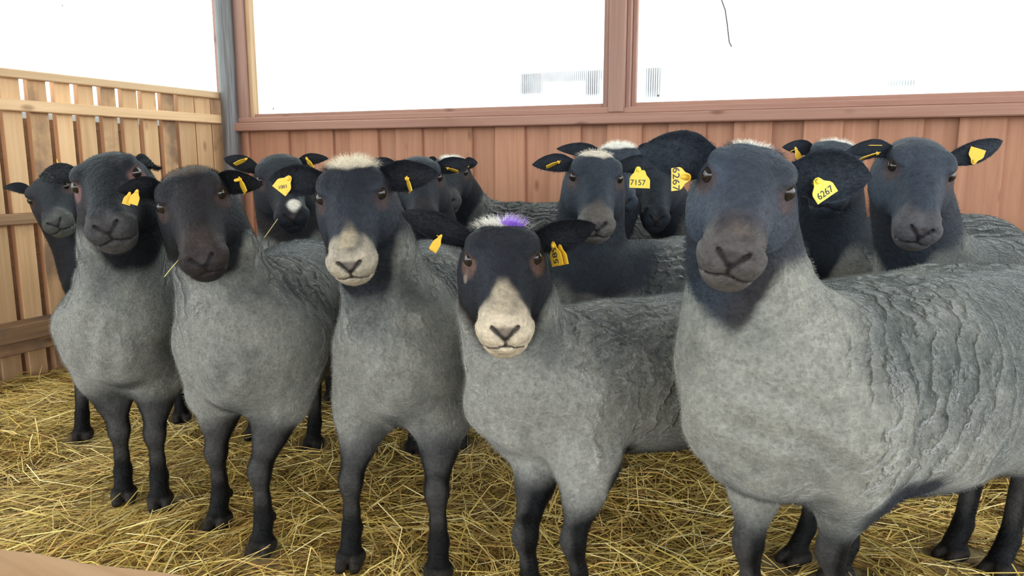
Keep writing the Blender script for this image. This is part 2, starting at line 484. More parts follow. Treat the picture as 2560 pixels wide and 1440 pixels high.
# back wall: alternate proud and set-back upright boards below, glazed frames above
wb = bpy.data.objects.new('wall_back', None); COL.objects.link(wb)
tag(wb, 'brown wooden wall of alternate proud and recessed upright boards', 'wall', kind='structure')
wb.location = (0, Y_BACK, 0)
x = X_LEFT - 0.02; k = 0
while x < 3.6:
    w = 0.165 + random.uniform(-0.012, 0.012)
    child(box('board', x, x+w, Y_BACK-0.004, Y_BACK+0.018, -0.13, 1.06, M_CLAD), wb)
    child(box('recessed_board', x+w-0.02, x+0.285+0.02, Y_BACK+0.02, Y_BACK+0.04, -0.13, 1.06, M_CLAD), wb)
    x += 0.285
# post at the corner
def cyl(name, r, z0, z1, mat, seg=24):
    a = np.linspace(0, 2*math.pi, seg, endpoint=False)
    ring = np.stack([np.cos(a)*r, np.sin(a)*r], 1)
    v = np.concatenate([np.c_[ring, np.full(seg, z0)], np.c_[ring, np.full(seg, z1)]])
    i = np.arange(seg); j = (i+1) % seg
    me = mesh_np(name, v, np.stack([i, j, j+seg, i+seg], 1))
    return link(name, me, None, mat)
post = cyl('steel_post', 0.048, -0.13, ROOF_Z, M_STEEL)
post.location = (X_LEFT+0.072, Y_BACK-0.055, 0)
tag(post, 'round grey steel post in the corner of the two walls', 'post')
box('trim_1', X_LEFT-0.04, X_LEFT+0.005, Y_BACK-0.03, Y_BACK+0.05, WALL_TOP-0.14, ROOF_Z, M_TRIM_V)
box('trim_2', -3.175, -3.085, Y_BACK-0.035, Y_BACK+0.07, 1.06, ROOF_Z, M_TRIM_V)
box('trim_3', -3.085, -3.058, Y_BACK-0.01, Y_BACK+0.07, 1.11, ROOF_Z, M_TRIM_LIT)
for nm in ('trim_1', 'trim_2', 'trim_3'):
    tag(bpy.data.objects[nm], {'trim_1': 'narrow brown upright where the sheeting meets the corner', 'trim_2': 'brown wooden upright beside the steel corner post',
        'trim_3': 'wooden bead along the window by the corner, its lit edge painted in a paler tone'}[nm], 'trim', kind='structure')
# window frames
def frame_window(nm, x0, x1, lab):
    e = bpy.data.objects.new(nm, None); COL.objects.link(e); e.location = (x0, Y_BACK, 1.12)
    tag(e, lab, 'window', kind='structure')
    child(box('pane', x0, x1, Y_BACK+0.030, Y_BACK+0.040, 1.09, ROOF_Z, M_PANE_X, bev=0), e)
    child(box('bottom_bead', x0, x1, Y_BACK+0.0, Y_BACK+0.028, 1.095, 1.128, M_TRIM, bev=0.004), e)
    return e
frame_window('window_2', -3.06, -1.022, 'translucent window beside the corner post')
frame_window('window_3', -0.872, 1.15, 'translucent window with a wire hanging on it')
frame_window('window_4', 1.30, 3.3, 'translucent window further along the brown wall')
def mullion(nm, xc):
    e = bpy.data.objects.new(nm, None); COL.objects.link(e); e.location = (xc, Y_BACK, 1.1)
    tag(e, 'stepped brown wooden upright between two translucent windows', 'trim', kind='structure')
    child(box('upright', xc-0.036, xc+0.036, Y_BACK-0.055, Y_BACK+0.04, 1.085, ROOF_Z, M_TRIM_V), e)
    for s in (-1, 1):
        child(box('stop_bead', *(sorted((xc+s*0.036, xc+s*0.057))), Y_BACK-0.025, Y_BACK+0.04, 1.09, ROOF_Z, M_TRIM_V), e)
        child(box('glazing_bead', *(sorted((xc+s*0.057, xc+s*0.077))), Y_BACK-0.0, Y_BACK+0.03, 1.095, ROOF_Z, M_TRIM_V), e)
    return e
mullion('trim_4', -0.947)
mullion('trim_5', 1.225)
tag(box('trim_6', X_LEFT+0.08, 3.4, Y_BACK-0.045, Y_BACK+0.05, 1.078, 1.108, M_TRIM, bev=0.005), 'brown window board under the panes', 'trim', kind='structure')
tag(box('trim_7', X_LEFT+0.07, 3.4, Y_BACK-0.075, Y_BACK+0.02, 1.032, 1.078, M_TRIM, bev=0.005), 'projecting brown ledge over the board wall', 'trim', kind='structure')
# unseen roof added to block sky light, open on the camera's side
M_ROOF, _, _ = simple('added_roof_brown', (0.34, 0.24, 0.16), 0.85)
tag(box('added_roof', X_LEFT-0.4, 4.2, -7.0, Y_BACK+0.5, ROOF_Z, ROOF_Z+0.04, M_ROOF, bev=0), 'unseen roof added over the sheep pen to block sky light', 'added_roof', kind='structure')

# ------------------------------------------------------------------ sheep: one continuous surface from a distance field
def axis_coords(lo, hi, flo, fhi, h1, h2):
    flo = max(lo, flo); fhi = min(hi, fhi)
    a = np.linspace(lo, flo, max(2, int(round((flo-lo)/h1))+1))[:-1] if flo-lo > h1 else np.array([lo])
    b = np.linspace(flo, fhi, max(2, int(round((fhi-flo)/h2))+1))
    c = np.linspace(fhi, hi, max(2, int(round((hi-fhi)/h1))+1))[1:] if hi-fhi > h1 else np.array([hi])
    if a[-1] >= b[0]: a = a[:0]
    if c[0] <= b[-1]: c = c[c > b[-1]]
    return np.concatenate([a, b, c])

class Field:
    def __init__(s, xs, ys, zs):
        s.ax = (xs, ys, zs)
        s.F = np.full((len(xs), len(ys), len(zs)), 0.2, np.float32)
    def block(s, lo, hi):
        sl = []
        for a, l, h in zip(s.ax, lo, hi):
            i = max(0, np.searchsorted(a, l)-1); j = min(len(a), np.searchsorted(a, h)+1)
            sl.append(slice(i, j))
        g = [s.ax[i][sl[i]].astype(np.float32) for i in range(3)]
        X = g[0][:, None, None]; Y = g[1][None, :, None]; Zz = g[2][None, None, :]
        return tuple(sl), X, Y, Zz
    def union(s, fn, lo, hi, k):
        m = k+0.02
        sl, X, Y, Zz = s.block([l-m for l in lo], [h+m for h in hi])
        d = fn(X, Y, Zz).astype(np.float32)
        a = s.F[sl]
        h = np.maximum(k-np.abs(a-d), 0)/k
        s.F[sl] = np.minimum(a, d) - h*h*k*0.25
    def cut(s, fn, lo, hi, k):
        m = k+0.02
        sl, X, Y, Zz = s.block([l-m for l in lo], [h+m for h in hi])
        d = -fn(X, Y, Zz).astype(np.float32)
        a = s.F[sl]
        h = np.maximum(k-np.abs(a-d), 0)/k
        s.F[sl] = np.maximum(a, d) + h*h*k*0.25
    def cone(s, a, b, ra, rb, k, cut=False):
        a = np.asarray(a, float); b = np.asarray(b, float)
        ba = b-a; l2 = float(ba@ba)+1e-9
        def fn(X, Y, Zz):
            px, py, pz = X-a[0], Y-a[1], Zz-a[2]
            t = np.clip((px*ba[0]+py*ba[1]+pz*ba[2])/l2, 0, 1)
            return np.sqrt((px-t*ba[0])**2+(py-t*ba[1])**2+(pz-t*ba[2])**2) - (ra+(rb-ra)*t)
        R = max(ra, rb)
        (s.cut if cut else s.union)(fn, np.minimum(a, b)-R, np.maximum(a, b)+R, k)
    def ellip(s, O, M, c, r, k, cut=False):
        """ellipsoid with centre c and radii r in the frame (O, columns of M)"""
        C = O + M@np.asarray(c, float)
        def fn(X, Y, Zz):
            px, py, pz = X-C[0], Y-C[1], Zz-C[2]
            q = [px*M[0, i]+py*M[1, i]+pz*M[2, i] for i in range(3)]
            k0 = np.sqrt((q[0]/r[0])**2+(q[1]/r[1])**2+(q[2]/r[2])**2)
            k1 = np.sqrt((q[0]/r[0]**2)**2+(q[1]/r[1]**2)**2+(q[2]/r[2]**2)**2)+1e-6
            return k0*(k0-1)/k1
        R = max(r)
        (s.cut if cut else s.union)(fn, C-R, C+R, k)
    def loft(s, O, M, tab, e, k):
        """tube along the frame's first axis; rows of tab: (t, half width, top, bottom)"""
        tab = np.asarray(tab, float)
        t = np.linspace(tab[0, 0], tab[-1, 0], 241)
        def sm(c):
            v = np.interp(t, tab[:, 0], c)
            w = np.hanning(23); w /= w.sum()
            return np.convolve(np.pad(v, 11, mode='edge'), w, mode='valid')
        W, T, B = sm(tab[:, 1]), sm(tab[:, 2]), sm(tab[:, 3])
        def fn(X, Y, Zz):
            px, py, pz = X-O[0], Y-O[1], Zz-O[2]
            q = [px*M[0, i]+py*M[1, i]+pz*M[2, i] for i in range(3)]
            qc = np.clip(q[0], t[0], t[-1])
            u = (qc-t[0])/(t[-1]-t[0])*240
            i0 = np.minimum(u.astype(np.int32), 239); fr = u-i0
            g = lambda A: A[i0]*(1-fr)+A[i0+1]*fr
            w, tp, bt = g(W), g(T), g(B)
            c, h = (tp+bt)/2, (tp-bt)/2
            rr = (np.abs(q[1]/w)**e+np.abs((q[2]-c)/h)**e)**(1/e)
            d = (rr-1)*np.minimum(w, h)
            dx = q[0]-qc
            return np.where(dx != 0, np.sqrt(np.maximum(d, 0)**2+dx*dx), d)
        R = max(tab[:, 1].max(), np.abs(tab[:, 2:]).max())
        corners = np.array([O+M@np.array([a, b, c]) for a in (tab[0, 0], tab[-1, 0]) for b in (-tab[:, 1].max(), tab[:, 1].max())
                            for c in (tab[:, 3].min(), tab[:, 2].max())])
        s.union(fn, corners.min(0), corners.max(0), k)

def surface_nets(F, ax):
    S = F < 0
    c = np.zeros(tuple(n-1 for n in F.shape), np.int8)
    cor = [(i, j, k) for i in (0, 1) for j in (0, 1) for k in (0, 1)]
    sh = [n-1 for n in F.shape]
    for (i, j, k) in cor:
        c += S[i:i+sh[0], j:j+sh[1], k:k+sh[2]]
    act = (c > 0) & (c < 8)
    I, J, K = np.nonzero(act)
    n = len(I)
    idx = np.full(c.shape, -1, np.int64); idx[I, J, K] = np.arange(n)
    acc = np.zeros((n, 3)); cnt = np.zeros(n)
    for a in range(3):
        o = [b for b in range(3) if b != a]
        for e1 in (0, 1):
            for e2 in (0, 1):
                d0 = [0, 0, 0]; d0[o[0]] = e1; d0[o[1]] = e2
                d1 = list(d0); d1[a] = 1
                A = (I+d0[0], J+d0[1], K+d0[2]); Bq = (I+d1[0], J+d1[1], K+d1[2])
                fa = F[A]; fb = F[Bq]
                m = (fa < 0) != (fb < 0)
                t = np.where(m, fa/np.where(fa == fb, 1, fa-fb), 0)
                p = np.stack([ax[b][A[b]] for b in range(3)], 1).astype(float)
                p[:, a] = ax[a][A[a]]*(1-t)+ax[a][Bq[a]]*t
                acc += p*m[:, None]; cnt += m
    V = acc/cnt[:, None]
    faces = []
    for a in range(3):
        b, d = (a+1) % 3, (a+2) % 3
        s0 = [slice(None)]*3; s1 = [slice(None)]*3
        s0[a] = slice(0, -1); s1[a] = slice(1, None)
        for q in (b, d):
            s0[q] = slice(1, -1); s1[q] = slice(1, -1)
        A = S[tuple(s0)]; Bm = S[tuple(s1)]
        e = np.argwhere(A != Bm)
        flip = A[tuple(e.T)]
        off = np.zeros(3, int); off[b] = 1; off[d] = 1
        e = e+off
        def cid(db, dd):
            q = e.copy(); q[:, b] -= db; q[:, d] -= dd
            return idx[q[:, 0], q[:, 1], q[:, 2]]
        quad = np.stack([cid(1, 1), cid(0, 1), cid(0, 0), cid(1, 0)], 1)
        quad[~flip] = quad[~flip][:, ::-1]
        faces.append(quad)
    Q = np.concatenate(faces)
    Q = Q[(Q >= 0).all(1)]
    return V, Q

def vertex_normals(V, Q):
    n = np.cross(V[Q[:, 2]]-V[Q[:, 0]], V[Q[:, 3]]-V[Q[:, 1]])
    N = np.zeros_like(V)
    for i in range(4):
        for a in range(3):
            N[:, a] += np.bincount(Q[:, i], weights=n[:, a], minlength=len(V))
    return N/(np.linalg.norm(N, axis=1, keepdims=True)+1e-12)

def ear_mesh(base, tip, face, width, cup=0.55, droop=0.0, nu=16, nv=11, thick=0.0055):
    """cupped leaf from base to tip, hollow side turned to face"""
    ax = tip-base; L = np.linalg.norm(ax); ax = ax/L
    face = face-ax*(face@ax); face /= np.linalg.norm(face)
    wv = np.cross(ax, face)
    us = np.linspace(0, 1, nu); vs = np.linspace(-1, 1, nv)
    ku = np.array([0, 0.12, 0.3, 0.5, 0.7, 0.85, 0.94, 1.0]); kw = np.array([0.46, 0.66, 0.96, 1.0, 0.80, 0.52, 0.26, 0.03])
    hw = np.interp(us, ku, kw)*width/2
    U, Vv = np.meshgrid(us, vs, indexing='ij')
    HW = hw[:, None]
    curl = cup*(1-0.35*U)
    side = np.sin(Vv*(1.0+curl*0.5))/np.sin(1.0+curl*0.5)*HW
    depth = (Vv**2)*curl*HW + 0.010*np.sin(U*math.pi)
    P = base+U[..., None]*L*ax+side[..., None]*wv+depth[..., None]*face - (droop*U**2)[..., None]*L*UPZ
    th = thick*(1-0.75*np.abs(Vv)**3)*(1-0.6*U)
    front = P+face*th[..., None]*0.5; back = P-face*th[..., None]*0.5 - face*(0.010*(1-U)**2*(1-Vv**2))[..., None]
    V = np.concatenate([front.reshape(-1, 3), back.reshape(-1, 3)])
    n = nu*nv; g = np.arange(n).reshape(nu, nv)
    f1 = np.stack([g[:-1, :-1], g[:-1, 1:], g[1:, 1:], g[1:, :-1]], -1).reshape(-1, 4)
    f2 = f1[:, ::-1]+n
    rim = [g[:, 0], g[-1, :], g[::-1, -1], g[0, ::-1]]
    rl = np.concatenate([r[:-1] for r in rim]); rn = np.roll(rl, -1)
    f3 = np.stack([rl, rn, rn+n, rl+n], 1)
    Q = np.concatenate([f1, f2, f3])
    # outward check
    nn = vertex_normals(V, Q)
    if (nn[:n]@face).mean() < 0: Q = Q[:, ::-1]
    mid = (nu//2)*nv+nv//2
    return V, Q, front, back

HEAD_TAB = [(-0.090, 0.010, -0.010, -0.030), (-0.082, 0.032, 0.010, -0.046), (-0.062, 0.052, 0.029, -0.066), (-0.038, 0.0615, 0.041, -0.084),
            (-0.010, 0.0640, 0.046, -0.092), (0.02, 0.0585, 0.043, -0.092), (0.05, 0.050, 0.037, -0.085), (0.08, 0.0435, 0.029, -0.076),
            (0.105, 0.0405, 0.023, -0.072), (0.13, 0.0415, 0.017, -0.072), (0.15, 0.041, 0.011, -0.072), (0.163, 0.037, 0.003, -0.069), (0.173, 0.029, -0.006, -0.061), (0.180, 0.010, -0.018, -0.046)]

def lin(c):
    c = np.asarray(c, float)/255.0
    return np.where(c <= 0.04045, c/12.92, ((c+0.055)/1.055)**2.4)

SHEEP_INFO = []

def make_sheep(sp):
    front = sp.get('detail', 0)
    h1 = (0.012, 0.010, 0.0075)[front]; h2 = (0.0050, 0.0042, 0.0031)[front]
    # --- body frame
    ch = lat(*sp['chest']); d = np.array(sp['dir'], float); d /= np.linalg.norm(d)
    bx = -(RT*d[0]+FH*d[1])                    # the way the body faces
    by = np.cross(UPZ, bx)
    g0 = float(ground_z(ch[0], ch[1])) - 0.010          # hooves sink a little into the bedding
    org = np.array([ch[0], ch[1], g0])
    Mw = np.stack([bx, by, UPZ], 1)            # local -> world
    loc = lambda p: Mw.T@(np.asarray(p)-org)
    vec = lambda v: Mw.T@np.asarray(v)
    W = sp.get('W', 0.66); k = W/0.66; wd = sp.get('wid', 1.0); Lb = sp.get('len', 0.62)
    # --- head frame
    z = sp['z']; ex, ey = sp['eye']; nxp, nyp = sp['nose']
    E = at_depth(ex, ey, z)
    roll = math.radians(sp.get('roll', 0.0))
    s_cam = RT*math.cos(roll) - UP*math.sin(roll)
    s = sp['sep']*z/FPX/0.132
    for _ in range(3):
        # nose on its pixel ray, one head length from the eyes, on the near side
        LN = 0.158*s
        dr = ray(nxp, nyp); o = CAM-E
        a, b_, c_ = dr@dr, 2*(dr@o), o@o-LN*LN
        disc = b_*b_-4*a*c_
        t = (-b_-math.sqrt(disc))/(2*a) if disc > 0 else -b_/(2*a)
        n = CAM+dr*t-E; n /= np.linalg.norm(n)
        # the nostril sits a little below the head axis
        sv = s_cam-n*(s_cam@n); sv /= np.linalg.norm(sv)
        uv = np.cross(n, sv)
        vis = abs(sv@RT)
        s = sp['sep']*z/FPX/0.132/max(vis, 0.75)*sp.get('hs', 1.0)
    # tip axis upward by ~4 degrees so that the nostrils land on the ray
    ang = 0.07
    n2 = n*math.cos(ang)+uv*math.sin(ang); uv = uv*math.cos(ang)-n*math.sin(ang); n = n2
    Hm = np.stack([vec(n), vec(sv), vec(uv)], 1)          # head -> local
    HO = loc(E) - Hm@np.array([0.0, 0, 0.006*s])
    print('sheep', sp['id'], 'scale %.2f' % s, 'head top z %.2f' % (E[2]+0.06*s), 'nose pitch %.0f' % math.degrees(math.asin(n[2])))
    hp = lambda a, b, c: HO+Hm@(np.array([a, b, c])*s)
    HB = hp(-0.030, 0, -0.055)
    # --- neck
    C0 = np.array([sp.get('nx', 0.045), 0, 0.475*k])
    nh = Hm[:, 0].copy(); nh[2] = 0
    hdist = np.linalg.norm(HB[:2]-C0[:2])
    ctrl = np.array([C0[0]*0.5+HB[0]*0.5, HB[1]*0.5, C0[2]+0.45*(HB[2]-C0[2])]) + sp.get('bow', 0.0)*np.array([1, 0, 0])
    ctrl = ctrl - nh*0.03
    ts = np.linspace(0, 1, 8)
    neck = np.array([(1-t)**2*C0+2*t*(1-t)*ctrl+t*t*HB for t in ts])
    nrad = np.interp(ts, [0, 0.35, 0.7, 1], [sp.get('nr', 0.132)*k*wd, 0.094*k*wd, 0.075*s*sp.get('neckw', 1), 0.066*s*sp.get('neckw', 1)])
    # --- legs
    gl = lambda p: loc([p[0], p[1], float(ground_z(p[0], p[1]))])
    fr = []
    for i, key in enumerate(('fl', 'fr')):           # image-left and image-right front hoof
        if key in sp:
            P = gl(at_ground(*sp[key])); fr.append(P)
    if len(fr) < 2:
        fr = [np.array([0.0, 0.085*wd, 0]), np.array([0.02, -0.085*wd, 0])]
    fr.sort(key=lambda p: -p[1])
    hd = []
    for key in ('hl', 'hr'):
        if key in sp: hd.append(gl(at_ground(*sp[key])))
    if len(hd) < 2:
        hd = [np.array([-Lb-0.01, 0.09*wd, 0]), np.array([-Lb+0.03, -0.09*wd, 0])]
    hd.sort(key=lambda p: -p[1])
    for p in fr+hd: p[2] = 0.0
    # --- field
    pts = np.array([HO-0.19*s, HO+0.19*s, [0.2, 0.26, 0], [-Lb-0.22, -0.26, 0]]+[list(p+np.array([0.07, 0.05, 0])) for p in fr+hd]+[list(p-np.array([0.07, 0.05, 0])) for p in fr+hd])
    hc = np.array([hp(a, b, c) for a in (-0.115, 0.182) for b in (-0.078, 0.078) for c in (-0.098, 0.066)])
    lo = pts.min(0)-0.03; hi = pts.max(0)+0.03; lo[2] = -0.02; hi[2] = max(hc[:, 2].max()+0.03, W+0.04)
    hlo, hhi = hc.min(0)-0.004, hc.max(0)+0.004
    ax = [axis_coords(lo[i], hi[i], hlo[i], hhi[i], h1, h2) for i in range(3)]
    fd = Field(*ax)
    I3 = np.eye(3); O3 = np.zeros(3)
    q = Lb/0.62
    fat = sp.get('fat', 0.0)
    body = [(-0.775*q, 0.02, 0.54*k, 0.48*k), (-0.755*q, 0.075*wd, 0.59*k, 0.40*k), (-0.69*q, 0.135*wd, 0.635*k, 0.35*k), (-0.60*q, 0.170*wd, 0.655*k, (0.325-fat*0.5)*k), (-0.45*q, 0.197*wd, 0.66*k, (0.29-fat)*k),
            (-0.28*q, 0.206*wd, 0.652*k, (0.275-fat)*k), (-0.12*q, 0.190*wd, 0.652*k, (0.300-fat)*k), (0.0, 0.160*wd, 0.648*k, (0.318-fat)*k), (0.07, 0.136*wd, 0.605*k, (0.325-fat)*k),
            (0.125, 0.100*wd, 0.54*k, (0.350-fat)*k), (0.155, 0.05*wd, 0.48*k, (0.39-fat)*k), (0.165, 0.015, 0.45*k, 0.42*k)]
    fd.loft(O3, I3, body, 2.25, 0.02)
    for i in range(7):
        fd.cone(neck[i], neck[i+1], nrad[i], nrad[i+1], 0.075 if i < 3 else 0.035)
    # crest of the neck, down to the withers
    fd.cone([-0.05, 0, W-0.135*k], neck[3], 0.068*k, 0.055*s, 0.05)
    # shoulders and thighs
    for sg, P in zip((1, -1), fr):
        el = np.array([P[0]*0.45-0.025, sg*0.10*wd*0.55+P[1]*0.45, 0.34*k])
        fd.cone([-0.01, sg*0.112*wd, 0.47*k], el, 0.085*k, 0.070*k, 0.05)
        kn = np.array([P[0]*0.92+0.006, P[1]*0.97, 0.195*k])
        mid = el*0.52+kn*0.48+np.array([-0.004, 0, 0])
        fet = np.array([P[0]-0.012, P[1], 0.075])
        fd.cone(el, mid, 0.064*k, 0.040*k, 0.03)
        fd.cone(mid, kn, 0.038*k, 0.0225*k, 0.02)
        fd.ellip(kn, I3, (0.004, 0, -0.002), (0.0235*k, 0.0225*k, 0.036*k), 0.016)
        fd.cone(kn, kn*0.35+fet*0.65, 0.0205*k, 0.0168*k, 0.015)
        fd.cone(kn*0.35+fet*0.65, fet, 0.0168*k, 0.0215*k, 0.012)
        foot = P+np.array([0.012, 0, 0.036])
        fd.cone(fet, foot, 0.0205*k, 0.0235*k, 0.012)
        for tt in (-1, 1):
            fd.cone(P+np.array([0.008, tt*0.0135, 0.020]), P+np.array([0.045, tt*0.0155, 0.011]), 0.0195, 0.0125, 0.004)
            fd.ellip(fet, I3, (-0.026, tt*0.012, -0.012), (0.010, 0.008, 0.012), 0.008)
    for sg, P in zip((1, -1), hd):
        fd.cone([-Lb*0.93, sg*0.085*wd, 0.50*k], [-Lb*0.80, sg*0.115*wd, 0.37*k], 0.115*k, 0.085*k, 0.06)
        st = np.array([-Lb*0.80, sg*0.115*wd, 0.37*k])
        hk = np.array([P[0]-0.055, P[1]*0.97, 0.235*k])
        fet = np.array([P[0]-0.022, P[1], 0.075])
        fd.cone(st, hk*0.75+st*0.25, 0.074*k, 0.031*k, 0.05)
        fd.cone(hk*0.75+st*0.25, hk, 0.030*k, 0.023*k, 0.02)
        fd.ellip(hk, I3, (-0.006, 0, 0.0), (0.030*k, 0.023*k, 0.032*k), 0.015)
        fd.cone(hk, fet, 0.0215*k, 0.019*k, 0.015)
        foot = P+np.array([0.005, 0, 0.036])
        fd.cone(fet, foot, 0.0205*k, 0.0235*k, 0.012)
        for tt in (-1, 1):
            fd.cone(P+np.array([0.0, tt*0.0135, 0.020]), P+np.array([0.037, tt*0.0155, 0.011]), 0.0195, 0.0125, 0.004)
    # flat soles
    zsl = ax[2] < 0.02
    fd.F[:, :, zsl] = np.maximum(fd.F[:, :, zsl], (0.0-ax[2][zsl])[None, None, :].astype(np.float32))
    # head
    tab = [(r[0]*s, r[1]*s, r[2]*s, r[3]*s) for r in HEAD_TAB]
    fd.loft(HO, Hm, tab, 2.3, 0.035)
    S = lambda *v: tuple(x*s for x in v)
    for sg in (-1, 1):
        fd.ellip(HO, Hm, S(0.010, sg*0.047, 0.027), S(0.026, 0.012, 0.010), 0.022*s)       # brow
        fd.ellip(HO, Hm, S(-0.002, sg*0.043, -0.050), S(0.056, 0.022, 0.042), 0.03*s)         # cheek
        fd.ellip(HO, Hm, S(0.155, sg*0.020, -0.008), S(0.018, 0.015, 0.015), 0.012*s)      # nostril wing
        fd.ellip(HO, Hm, S(0.149, sg*0.018, -0.026), S(0.029, 0.024, 0.017), 0.012*s)      # upper lip
        fd.ellip(HO, Hm, S(0.024, sg*0.0640, 0.010), S(0.0150, 0.013, 0.0110), 0.006*s, cut=True)   # eye socket
        fd.cone(hp(0.060, sg*0.067, 0.028), hp(0.120, sg*0.056, 0.010), 0.020*s, 0.017*s, 0.025*s, cut=True)   # hollow beside the nasal bone
    fd.ellip(HO, Hm, S(0.134, 0, -0.059), S(0.036, 0.030, 0.023), 0.014*s)                 # chin
    if front >= 1:
        for sg in (-1, 1):
            fd.cone(hp(0.184, sg*0.003, -0.020), hp(0.1765, sg*0.0150, -0.010), 0.0020*s, 0.0030*s, 0.003*s, cut=True)
            fd.cone(hp(0.1765, sg*0.0150, -0.010), hp(0.168, sg*0.0215, -0.005), 0.0030*s, 0.0018*s, 0.003*s, cut=True)
            fd.cone(hp(0.185, 0, -0.0360), hp(0.164, sg*0.028, -0.0465), 0.0018*s, 0.0018*s, 0.005*s, cut=True)
            fd.cone(hp(0.164, sg*0.028, -0.0465), hp(0.124, sg*0.048, -0.062), 0.0018*s, 0.0014*s, 0.005*s, cut=True)
            fd.cone(hp(0.160, sg*0.036, 0.004), hp(0.118, sg*0.049, -0.030), 0.0030*s, 0.0030*s, 0.010*s, cut=True)
        fd.cone(hp(0.185, 0, -0.021), hp(0.182, 0, -0.036), 0.0020*s, 0.0020*s, 0.004*s, cut=True)
    V, Q = surface_nets(fd.F, ax)
    del fd
    N = vertex_normals(V, Q)
    # --- where am I: head coordinates, neck parameter, legs
    hq = ((V-HO)@Hm)/s
    poly = np.concatenate([neck, [hp(0.0, 0, -0.02)]])
    tpar = np.zeros(len(V)); best = np.full(len(V), 9.0)
    for i in range(len(poly)-1):
        a, bb = poly[i], poly[i+1]; ba = bb-a
        t = np.clip(((V-a)@ba)/(ba@ba), 0, 1)
        dd = np.linalg.norm(V-a-t[:, None]*ba, axis=1)
        m = dd < best-1e-5
        tpar[m] = (i+t[m])/7.0; best[m] = dd[m]
    onneck = smooth(0.24, 0.17, best)
    ldist = np.full(len(V), 9.0)
    for P in fr:
        ldist = np.minimum(ldist, np.hypot(V[:, 0]-P[0]*0.9, V[:, 1]-P[1]))
    for P in hd:
        ldist = np.minimum(ldist, np.hypot(V[:, 0]-P[0]+0.02, V[:, 1]-P[1]))
    off = np.array([sp['seed']*3.7, sp['seed']*1.3, 0.0])
    nz1 = vnoise((V+off)*5.0); nz2 = vnoise((V+off)*13.0); nz3 = vnoise((V+off)*32.0)
    # --- colour
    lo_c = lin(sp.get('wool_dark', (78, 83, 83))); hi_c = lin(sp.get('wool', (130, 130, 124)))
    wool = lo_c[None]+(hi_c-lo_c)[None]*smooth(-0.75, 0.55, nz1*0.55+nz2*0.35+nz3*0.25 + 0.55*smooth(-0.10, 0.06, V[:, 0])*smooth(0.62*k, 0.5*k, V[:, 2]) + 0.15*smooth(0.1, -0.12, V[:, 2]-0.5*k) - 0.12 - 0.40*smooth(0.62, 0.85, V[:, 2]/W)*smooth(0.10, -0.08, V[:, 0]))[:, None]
    black = lin(sp.get('black', (40, 44, 52)))  # fur black; bluer and lifted on some sheep, painting lens haze into it
    black = black*0.72
    brownb = lin((62, 52, 48))
    blk = black[None]*(1+0.25*nz2[:, None])
    blk = blk + (brownb-black)[None]*(smooth(0.1, 0.7, nz1)*(0.7-0.5*smooth(0.14, 0.10, np.linalg.norm(hq, axis=1))))[:, None]
    blk = blk*(0.55+0.45*smooth(1.0, 1.10, tpar))[:, None]  # keeps the painted haze to the face, neck drops darker
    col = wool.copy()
    # black of head and upper neck; a bib runs down the throat
    fwd = (N@np.array([1, 0, 0]))*0.5 + (V[:, 1]*0)
    thr = (N@Hm[:, 0])                                     # facing the way the face looks
    edge = sp.get('edge', 0.80) - sp.get('bib', 0.22)*smooth(0.35, 0.95, thr)*smooth(0.085*s, 0.03*s, np.abs((V-HO)@Hm[:, 1])) + 0.10*nz2
    mblack = smooth(edge-0.07, edge+0.09, tpar)*onneck
    ht = np.array(HEAD_TAB)
    hx_ = np.clip(hq[:, 0], -0.072, 0.17)
    hw_ = np.interp(hx_, ht[:, 0], ht[:, 1]); htp = np.interp(hx_, ht[:, 0], ht[:, 2]); hbt = np.interp(hx_, ht[:, 0], ht[:, 3])
    rr_ = np.sqrt((hq[:, 1]/hw_)**2+((hq[:, 2]-(htp+hbt)/2)/((htp-hbt)/2))**2)
    inhead = smooth(1.55, 1.30, rr_)*smooth(-0.105, -0.08, hq[:, 0])*smooth(0.30, 0.22, hq[:, 0])
    mblack = np.maximum(mblack, inhead)
    # legs
    lz = sp.get('legwool', 0.0)
    legm = smooth(0.115, 0.075, ldist)*smooth((0.335-lz)*k, (0.255-lz)*k, V[:, 2]+0.03*nz2)
    blk = blk*(1-0.93*legm[:, None]*smooth(0.34*k, 0.2*k, V[:, 2])[:, None])
    mblack = np.maximum(mblack, legm)
    mblack = np.maximum(mblack, 0.85*smooth(-0.55, -0.95, N[:, 2])*smooth(0.42*k, 0.36*k, V[:, 2]))  # belly underside blackened in the colour, painting the shade beneath
    arm = np.zeros(len(V))
    for P in fr:                                            # bare dark skin behind each elbow
        arm = np.maximum(arm, smooth(0.068, 0.036, np.sqrt((V[:, 0]-P[0]*0.5+0.115)**2+0.8*(V[:, 2]-0.30*k)**2)+0.012*nz2)*smooth(0.40*k, 0.34*k, V[:, 2]))
    mblack = np.maximum(mblack, arm)
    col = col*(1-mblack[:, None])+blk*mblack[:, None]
    # soft sheen of short hair, painted into the colour down the shins
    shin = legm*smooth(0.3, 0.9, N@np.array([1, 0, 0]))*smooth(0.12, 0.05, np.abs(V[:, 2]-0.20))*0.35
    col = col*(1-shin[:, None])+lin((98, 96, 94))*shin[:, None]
    hoofm = smooth(0.034, 0.026, V[:, 2])
    col = col*(1-hoofm[:, None])+lin((46, 42, 38))*hoofm[:, None]
    head = inhead > 0.3
    def paint(mask, c):
        nonlocal col
        mk = np.clip(mask, 0, 1)*head
        col = col*(1-mk[:, None])+lin(c)*mk[:, None]
    nn = 0.008*nz3+0.006*nz2
    mz = sp.get('muzzle')
    hn, hs_, hu = hq[:, 0], hq[:, 1], hq[:, 2]
